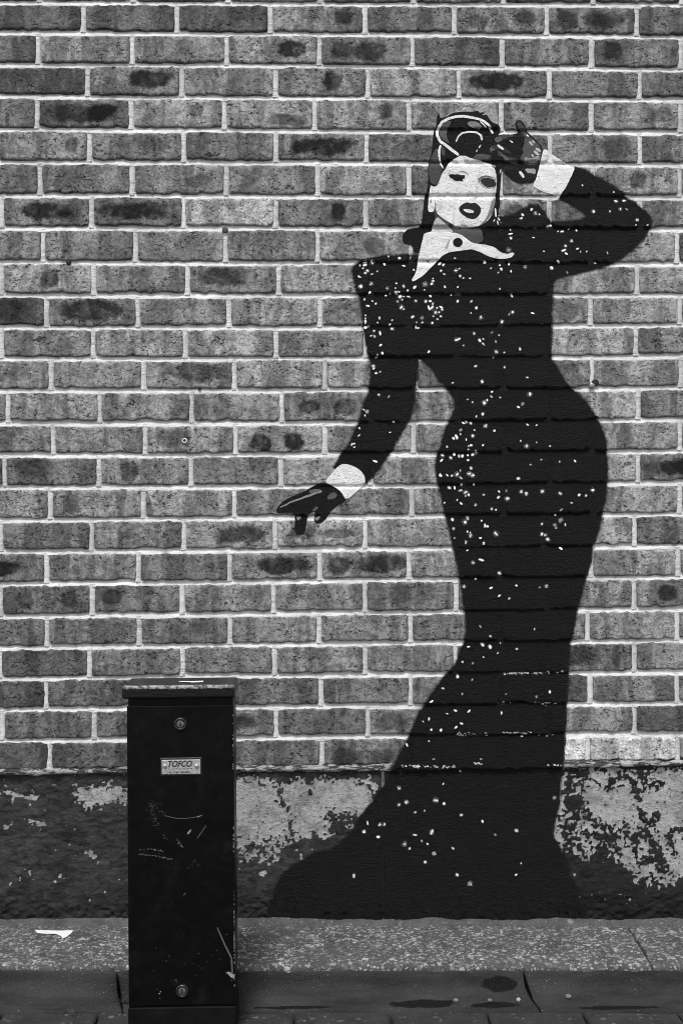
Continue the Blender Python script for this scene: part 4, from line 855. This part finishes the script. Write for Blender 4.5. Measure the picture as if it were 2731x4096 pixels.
def text(body, px, py, h, wid, shear, off, parent, mat):
    cu = bpy.data.curves.new('lettering', 'FONT'); cu.body = body; cu.align_x = 'CENTER'; cu.align_y = 'CENTER'; cu.size = 1; cu.shear = shear; cu.offset = off; cu.extrude = .01; cu.resolution_u = 3
    t = bpy.data.objects.new('lettering', cu); COL.objects.link(t)
    bpy.context.view_layer.update()
    me = bpy.data.meshes.new_from_object(t.evaluated_get(bpy.context.evaluated_depsgraph_get())); bpy.data.objects.remove(t)
    co = np.array([v_.co for v_ in me.vertices]); mn, mx = co.min(0), co.max(0)
    c = at(px, py, YF-.0016)
    V = [(c.x+(q[0]-(mn[0]+mx[0])/2)/(mx[0]-mn[0])*wid, c.y-q[2]*.01, c.z+(q[1]-(mn[1]+mx[1])/2)/(mx[1]-mn[1])*h) for q in co]
    o = mesh('lettering', V, [list(p_.vertices) for p_ in me.polygons], mat, parent); bpy.data.meshes.remove(me); return o
M_INK = m_plain(.03, 'plate_ink', .6, .2)
text('TOFCO', 721, 3055, .0135, .0495, .32, .03, plate, M_INK)
text('Tel. 01661 860000', 715, 3089, .0036, .046, 0, .02, plate, M_INK)
text('- - - - - - -', 722, 3075, .0012, .050, 0, .04, plate, M_INK)
# scratches, chips and scuffs in the enamel
M_SCR = m_plain(.22, 'bare_scratch', .6, .3); M_SCD = m_plain(.07, 'faint_scratch', .6, .3)
def fpoly(name, pg, mat, parent, dy=.0006):
    q = [at(x, y, YF-dy) for x, y in pg]; return mesh(name, [tuple(p) for p in q], [list(range(len(q)))], mat, parent)
c8 = lambda a_, b_: (450+a_*.4234, 3100+b_*.4235)
def scr(pts, w0, w1, mat): fpoly('scratch', stroke([c8(*p) for p in pts], w0, w1), mat, door)
scr([(500, 385), (600, 408), (700, 410), (780, 398), (850, 378)], 3, 2.2, M_SCD); scr([(800, 398), (850, 378)], 3, 3, M_SCR)
scr([(990, 1440), (1060, 1600), (1125, 1730)], 5, 8, M_SCD); scr([(1125, 1730), (1132, 1880)], 8, 6, M_SCD)
scr([(710, 558), (745, 515)], 8, 5, M_SCR); scr([(672, 1138), (692, 1115)], 5, 4, M_SCD); scr([(800, 600), (850, 530), (885, 475)], 3, 3, M_SCD)
fpoly('paint_chip', [c8(*p) for p in ((1070, 1862), (1105, 1858), (1148, 1885), (1150, 1925), (1120, 1910))], M_SCR, door)
CR = random.Random(11)
def spatter(pts, n, spread, r0, r1, mat):
    V, F = [], []
    P = [pts[0]] if len(pts) == 1 else resample(pts, 4, False)
    for _ in range(n):
        b_ = CR.choice(P); cx, cy_ = c8(b_[0]+CR.gauss(0, spread), b_[1]+CR.gauss(0, spread)); r = CR.uniform(r0, r1)
        q = [at(cx+r*CR.uniform(.6, 1.3)*math.cos(t), cy_+r*CR.uniform(.6, 1.3)*math.sin(t), YF-.0005) for t in np.linspace(0, 6.283, 6)[:-1]]
        n0 = len(V); V += [tuple(p) for p in q]; F.append([n0+i for i in range(5)])
    tag(mesh('scuff', V, F, mat, door), kind='stuff')
spatter([(360, 255), (380, 330), (400, 420), (430, 500)], 90, 14, .7, 1.8, M_SCD); spatter([(360, 260), (440, 320), (500, 385)], 60, 16, .7, 1.7, M_SCD)
spatter([(480, 560), (505, 610)], 22, 9, .6, 1.5, M_SCD); spatter([(610, 615), (660, 680)], 26, 8, .6, 1.6, M_SCR)
spatter([(250, 705), (360, 700), (490, 718)], 44, 4, .7, 1.6, M_SCR); spatter([(250, 748), (400, 765), (580, 797)], 55, 5, .7, 1.7, M_SCR); spatter([(300, 730), (480, 745)], 20, 10, .5, 1.3, M_SCD)
spatter([(690, 845), (715, 865), (750, 860), (770, 805), (840, 880)], 30, 7, .6, 1.5, M_SCD)
spatter([(300, 1750), (1000, 1750), (980, 1960), (300, 1960)], 34, 90, .8, 2.6, M_SCR)
V, F = [], []
for _ in range(70):                                # wear along the right arris
    y = CR.choice([CR.uniform(2830, 3100), CR.uniform(3320, 3420), CR.uniform(3560, 3980), CR.uniform(3560, 3980)]); h_ = CR.uniform(1.5, 7); p = at(0, y, YF); q = at(0, y+h_, YF)
    dx = (p.z-CAMZ)*0
    n0 = len(V); V += [(crr-.0022, YF-.0004, p.z), (crr-.0004, YF+.0006, p.z), (crr-.0004, YF+.0006, q.z), (crr-.0022, YF-.0004, q.z)]; F.append((n0, n0+1, n0+2, n0+3))
tag(mesh('edge_wear', V, F, M_SCR, door), kind='stuff')
# chip of bare metal on the lid top
c = at(640+130, 2733, YF+.02)
q = [(-.026, 0), (-.004, -.004), (.004, -.008), (.026, -.006), (.026, .006), (.0, .002), (-.02, .005)]
cz = lz1+.0006; cx0 = at(762, 2732, YF+.04).x
mesh('paint_chip', [(cx0+x, YF+.045+y*1.6, cz) for x, y in q], [list(range(len(q)))], m_plain(.7, 'bare_metal', .5), lid)
# ------------------------------------------------------------------ small loose things
M_PEB = m_plain(.30, 'pale_stone', .8, .2, 0, .3, 400); M_PEB2 = m_plain(.13, 'grey_stone', .8, .2, 0, .3, 400)
for (zx, zy, r, mt, lb) in ((525, 1074, .0055, M_PEB2, 'small pale pebble lying above the long oil stain in the kerb channel'), (680, 1072, .0045, M_PEB2, 'tiny grey pebble on the short oil stain below the round stain'), (812, 1070, .005, M_PEB, 'little white pebble between the oil stains and the kerb joint'), (1040, 1057, .0058, M_PEB2, 'grey pebble alone in the kerb channel right of the joint')):
    p = find(1366+zx*.8706, 3072+zy*.8706)
    V, F = [], []
    for i in range(5):
        for j in range(8):
            t, u = (i+.5)/5*math.pi, j/8*2*math.pi; k_ = r*CR.uniform(.8, 1.15)
            V.append((k_*math.sin(t)*math.cos(u)*1.15, k_*math.sin(t)*math.sin(u), k_*math.cos(t)*.8))
    F = [(i*8+j, (i+1)*8+j, (i+1)*8+(j+1) % 8, i*8+(j+1) % 8) for i in range(4) for j in range(8)] + [list(range(8)), list(range(39, 31, -1))]
    V = np.array(V); zc = DZ(p.x)+profile_z(p.y)
    V[:, 0] += p.x; V[:, 1] += p.y; V[:, 2] += zc - V[:, 2].min() - .0012
    tag(mesh('pebble', V, F, mt), lb, 'pebble', 'pebbles in the kerb channel')
def weed(px, py, n, hgt, lb, mat, on=None):
    p = on or find(px, py); r_ = empty('weed', (p.x, p.y, DZ(p.x)+profile_z(p.y))); tag(r_, lb, 'weed', 'weeds in the kerb joints')
    for i in range(n):
        a_, L = CR.uniform(0, 6.28), hgt*CR.uniform(.5, 1.1); w_ = L*.09; ln = CR.uniform(.3, 1.1)
        dx, dy = math.cos(a_)*ln*L, -abs(math.sin(a_))*ln*L*.7
        V = []
        for k_ in range(5):
            t = k_/4; x, y, z = dx*t, dy*t, L*(t-.45*t*t*ln); ww = w_*math.sin(math.pi*(.12+.85*t))
            for s_ in (-1, 1): V.append((r_.location.x+x-math.sin(a_)*ww*s_, r_.location.y+y+math.cos(a_)*ww*s_*.4, r_.location.z+z-.001))
        F = [(2*k_, 2*k_+1, 2*k_+3, 2*k_+2) for k_ in range(4)]
        mesh('leaf', V, F, mat, r_)
M_WD = m_plain(.09, 'dry_weed', .8, .2, 0, .3, 200); M_WL = m_plain(.22, 'pale_weed', .8, .2, 0, .3, 200)
weed(2092, 3880, 9, .022, 'tiny dry weed sprouting from the kerb joint below the ledge', M_WL)
weed(490, 4014, 12, .030, 'straggly weed in the kerb joint at the left foot of the cabinet', M_WD)
weed(305, 4058, 8, .022, 'low pale weed at the edge of the paving left of the cabinet', M_WD)
# torn scrap of pale paper lying on the ledge, left
sc = [(140, 3720), (180, 3722), (232, 3724), (294, 3722), (286, 3734), (280, 3738), (268, 3748), (250, 3756), (246, 3744), (225, 3736), (185, 3735), (150, 3732)]
V = []
for (x, y) in sc:
    for d in np.arange(.003, D_EDGE, .0006):
        p = at(x, y, -d)
        if p.z > DZ(p.x)+.0025: break
    V.append((p.x, p.y, DZ(p.x)+.0030+CR.uniform(0, .0006)))
n = len(V); V += [(x, y, z-.0008) for x, y, z in V]
F = [list(range(n)), list(range(2*n-1, n-1, -1))] + [(i, (i+1) % n, n+(i+1) % n, n+i) for i in range(n)]
tag(mesh('paper_scrap', V, F, m_plain(.55, 'pale_paper', .8, .2, 0, .2, 200)), 'torn strip of pale paper lying on the ledge left of the cabinet', 'paper')
